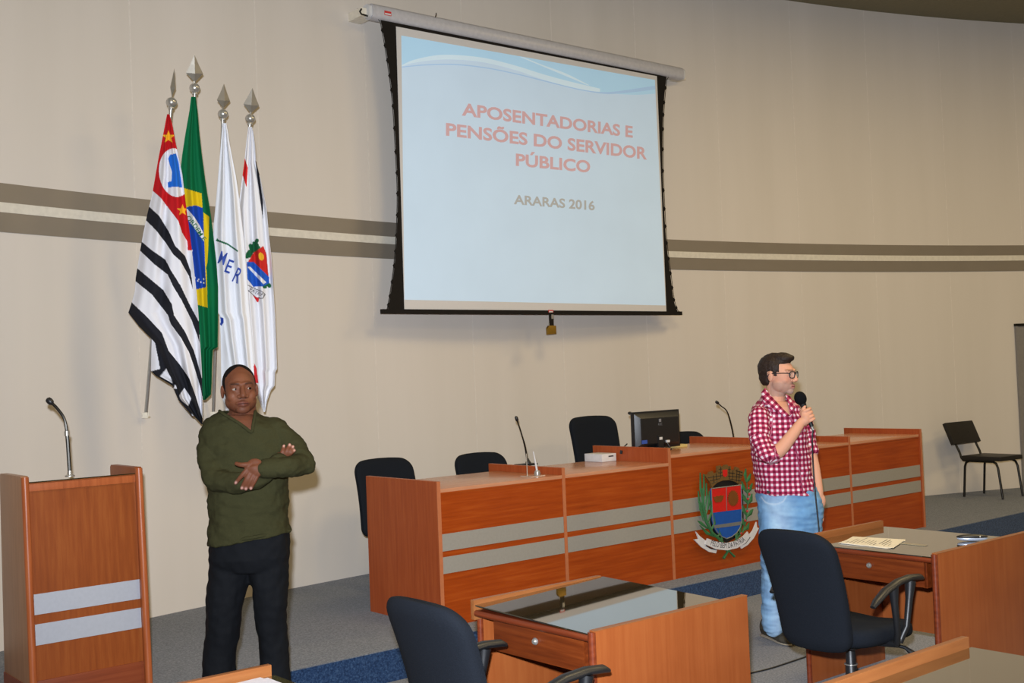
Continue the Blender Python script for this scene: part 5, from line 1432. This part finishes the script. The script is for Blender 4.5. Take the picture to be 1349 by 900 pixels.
flap([(1034.5, 519), (1037, 527), (1039.5, 537), (1041.5, 548)], [(1041, 522), (1045, 530), (1047, 538), (1045, 546)], .012)
pk = [J(x, y, surf_at(scoR, x, y, 3) or YR - .15) - Vector((0, .003, 0)) for x, y in ((1041, 549), (1046, 575), (1050, 600), (1054, 625), (1058, 650))]
MB().tube(pk, .004, 6).build('button_placket', plain('placket', (150, 60, 90), .85), shirt, smooth=True, world=True)
# jeans
jm, jnt, jb = new_mat('denim', 0.9, 0, .15)
ja = jnt.nodes.new('ShaderNodeAttribute'); ja.attribute_name = 'paint'
jt = jnt.nodes.new('ShaderNodeTexCoord'); jn = jnt.nodes.new('ShaderNodeTexNoise'); jn.inputs['Scale'].default_value = 14; jn.inputs['Detail'].default_value = 5
jnt.links.new(jt.outputs['Object'], jn.inputs['Vector'])
jx = jnt.nodes.new('ShaderNodeMix'); jx.data_type = 'RGBA'; jx.blend_type = 'OVERLAY'; jx.inputs[0].default_value = .45
jnt.links.new(ja.outputs['Color'], jx.inputs[6]); jnt.links.new(jn.outputs['Fac'], jx.inputs[7]); jnt.links.new(jx.outputs[2], jb.inputs['Base Color'])
mb = MB(); mb.loft(sections([(997.5, 638, 1074, 640, .152), (998, 655, 1081, 655, .156), (999, 672, 1084, 672, .158), (1000, 695, 1082, 695, .150), (1003, 712, 1080, 712, .135)], YR))
limb(mb, [J(1022, 700, 6.90), J(1021.5, 735, 6.88), J(1020.5, 765, 6.885), J(1019.5, 795, 6.91), J(1018.5, 824, 6.93)], [.100, .088, .080, .074, .069])
limb(mb, [J(1059, 700, 7.00), J(1062, 735, 7.00), J(1063, 765, 7.01), J(1064, 795, 7.03), J(1064, 824, 7.05)], [.098, .084, .076, .072, .067])
me = remesh(mb, .0052, 3, 'jeans')
wrinkle(me, .008, 12, (1, 1, 1.2)); wrinkle(me, .006, 26, (.7, .7, 1.8))
a = coords(me); px, py = to_px(a)
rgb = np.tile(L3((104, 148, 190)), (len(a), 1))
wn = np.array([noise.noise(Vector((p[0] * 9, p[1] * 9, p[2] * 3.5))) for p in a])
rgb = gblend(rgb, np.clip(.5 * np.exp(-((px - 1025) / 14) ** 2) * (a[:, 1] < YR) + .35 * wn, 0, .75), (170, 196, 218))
# stitched pocket curve and low seam
pc = np.min(np.stack([np.hypot(px - x, py - y) for x, y in curve([(1003, 655), (1009, 662), (1020, 664.5), (1031, 661), (1037, 652)], 8)]), 0)
rgb = gblend(rgb, np.exp(-(pc / .9) ** 2) * (a[:, 1] < YR) * .7, (196, 210, 222))
paint(me, rgb)
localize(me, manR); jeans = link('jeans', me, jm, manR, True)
bt = J(1013.5, 648.5, (surf_at(a, 1013.5, 650, 3) or YR - .15) - .002)
MB().hexa([bt + Vector((x, y, z)) for z in (-.008, .008) for x, y in ((-.014, -.004), (.014, -.004), (.014, .004), (-.014, .004))]).build('label_patch', M_black, jeans, world=True)
M_sneak = plain('worn_sneaker', (66, 62, 54), .7, 0, .2, .35, 40, .2); M_sole = plain('sneaker_sole', (150, 142, 126), .7)
for hx_, hy_, tx_, ty_ in ((1009, 838, 1041, 849), (1058, 832, 1090, 840)):
    hl = atz(hx_, hy_, 0); to = atz(tx_, ty_, 0)
    s_ = shoe('shoe', hl, to + Vector((0, -.06, 0)), .125, .105, M_sneak, manR, M_sole)
    dd = (to - hl).normalized()
    for k in range(4):
        p = hl.lerp(to, .42 + .09 * k) + Vector((0, -.02, .092 - .012 * k))
        MB().tube([p + Vector((-.016, -.014, 0)), p + Vector((0, -.006, .006)), p + Vector((.014, .018, 0))], .0035, 6).build('lace', M_bone if k % 2 else M_dark, s_, smooth=True, world=True)

# handheld microphone with its cable
hm = empty('handheld_microphone', mic_top, 0, label='black handheld microphone with foam windscreen and long cable, held by the man in checks', cat='microphone')
q = mdir.to_track_quat('Z', 'Y').to_matrix()
mb = MB(); mb.ellipsoid(mic_top + mdir * .002, (.036, .036, .042), rot=q, n=24, m=16)
mb.build('foam_windscreen', plain('foam_black', (22, 23, 26), .95, 0, .05, .25, 400, .5), hm, smooth=True, world=True)
MB().tube([mic_top + mdir * .030, mic_top + mdir * .060, mic_bot - mdir * .012, mic_bot], [.022, .016, .0125, .012], 16).build('handle', M_black, hm, smooth=True, world=True)
MB().tube([mic_bot - mdir * .004, mic_bot + mdir * .022], [.0095, .0085], 14).build('plug', M_steel, hm, smooth=True, world=True)
cp = [mic_bot + mdir * .018, J(1070, 580, 6.74), J(1071, 610, 6.76), J(1074, 650, 6.76), J(1079, 700, 6.76), J(1082, 760, 6.74), J(1083, 815, 6.70), atz(1084, 856, .008), atz(1074, 858, .006), atz(1062, 865, .006), atz(1045, 871, .006), atz(1010, 882, .006), atz(975, 888.5, .006), atz(930, 890, .006)]
P = []
for i in range(len(cp) - 1):
    a_ = cp[max(i - 1, 0)]; b_ = cp[i]; c_ = cp[i + 1]; d_ = cp[min(i + 2, len(cp) - 1)]
    for k in range(8):
        s = k / 8
        P.append(0.5 * ((2 * b_) + (c_ - a_) * s + (2 * a_ - 5 * b_ + 4 * c_ - d_) * s * s + (3 * b_ - a_ - 3 * c_ + d_) * s ** 3))
P = [Vector((p.x, p.y, max(p.z, .0055))) for p in P]
MB().tube(P, .0048, 8).build('cable', M_black, hm, smooth=True, world=True)

# ------------------------------------------------------------------ repeats share a group
GROUPS = {'flag': 'flags hanging from the wall poles', 'flagpole': 'flagpoles on the wall', 'desk': "councillors' desks"}
for o in bpy.data.objects:
    if o.parent is None and 'category' in o:
        n = o.name.split('.')[0]
        if o['category'] in GROUPS: o['group'] = GROUPS[o['category']]
        elif n == 'gooseneck_microphone': o['group'] = 'gooseneck microphones'
        elif n == 'swivel_chair': o['group'] = "chairs behind the bench" if o.location.z > 0.1 else "chairs at the councillors' desks"
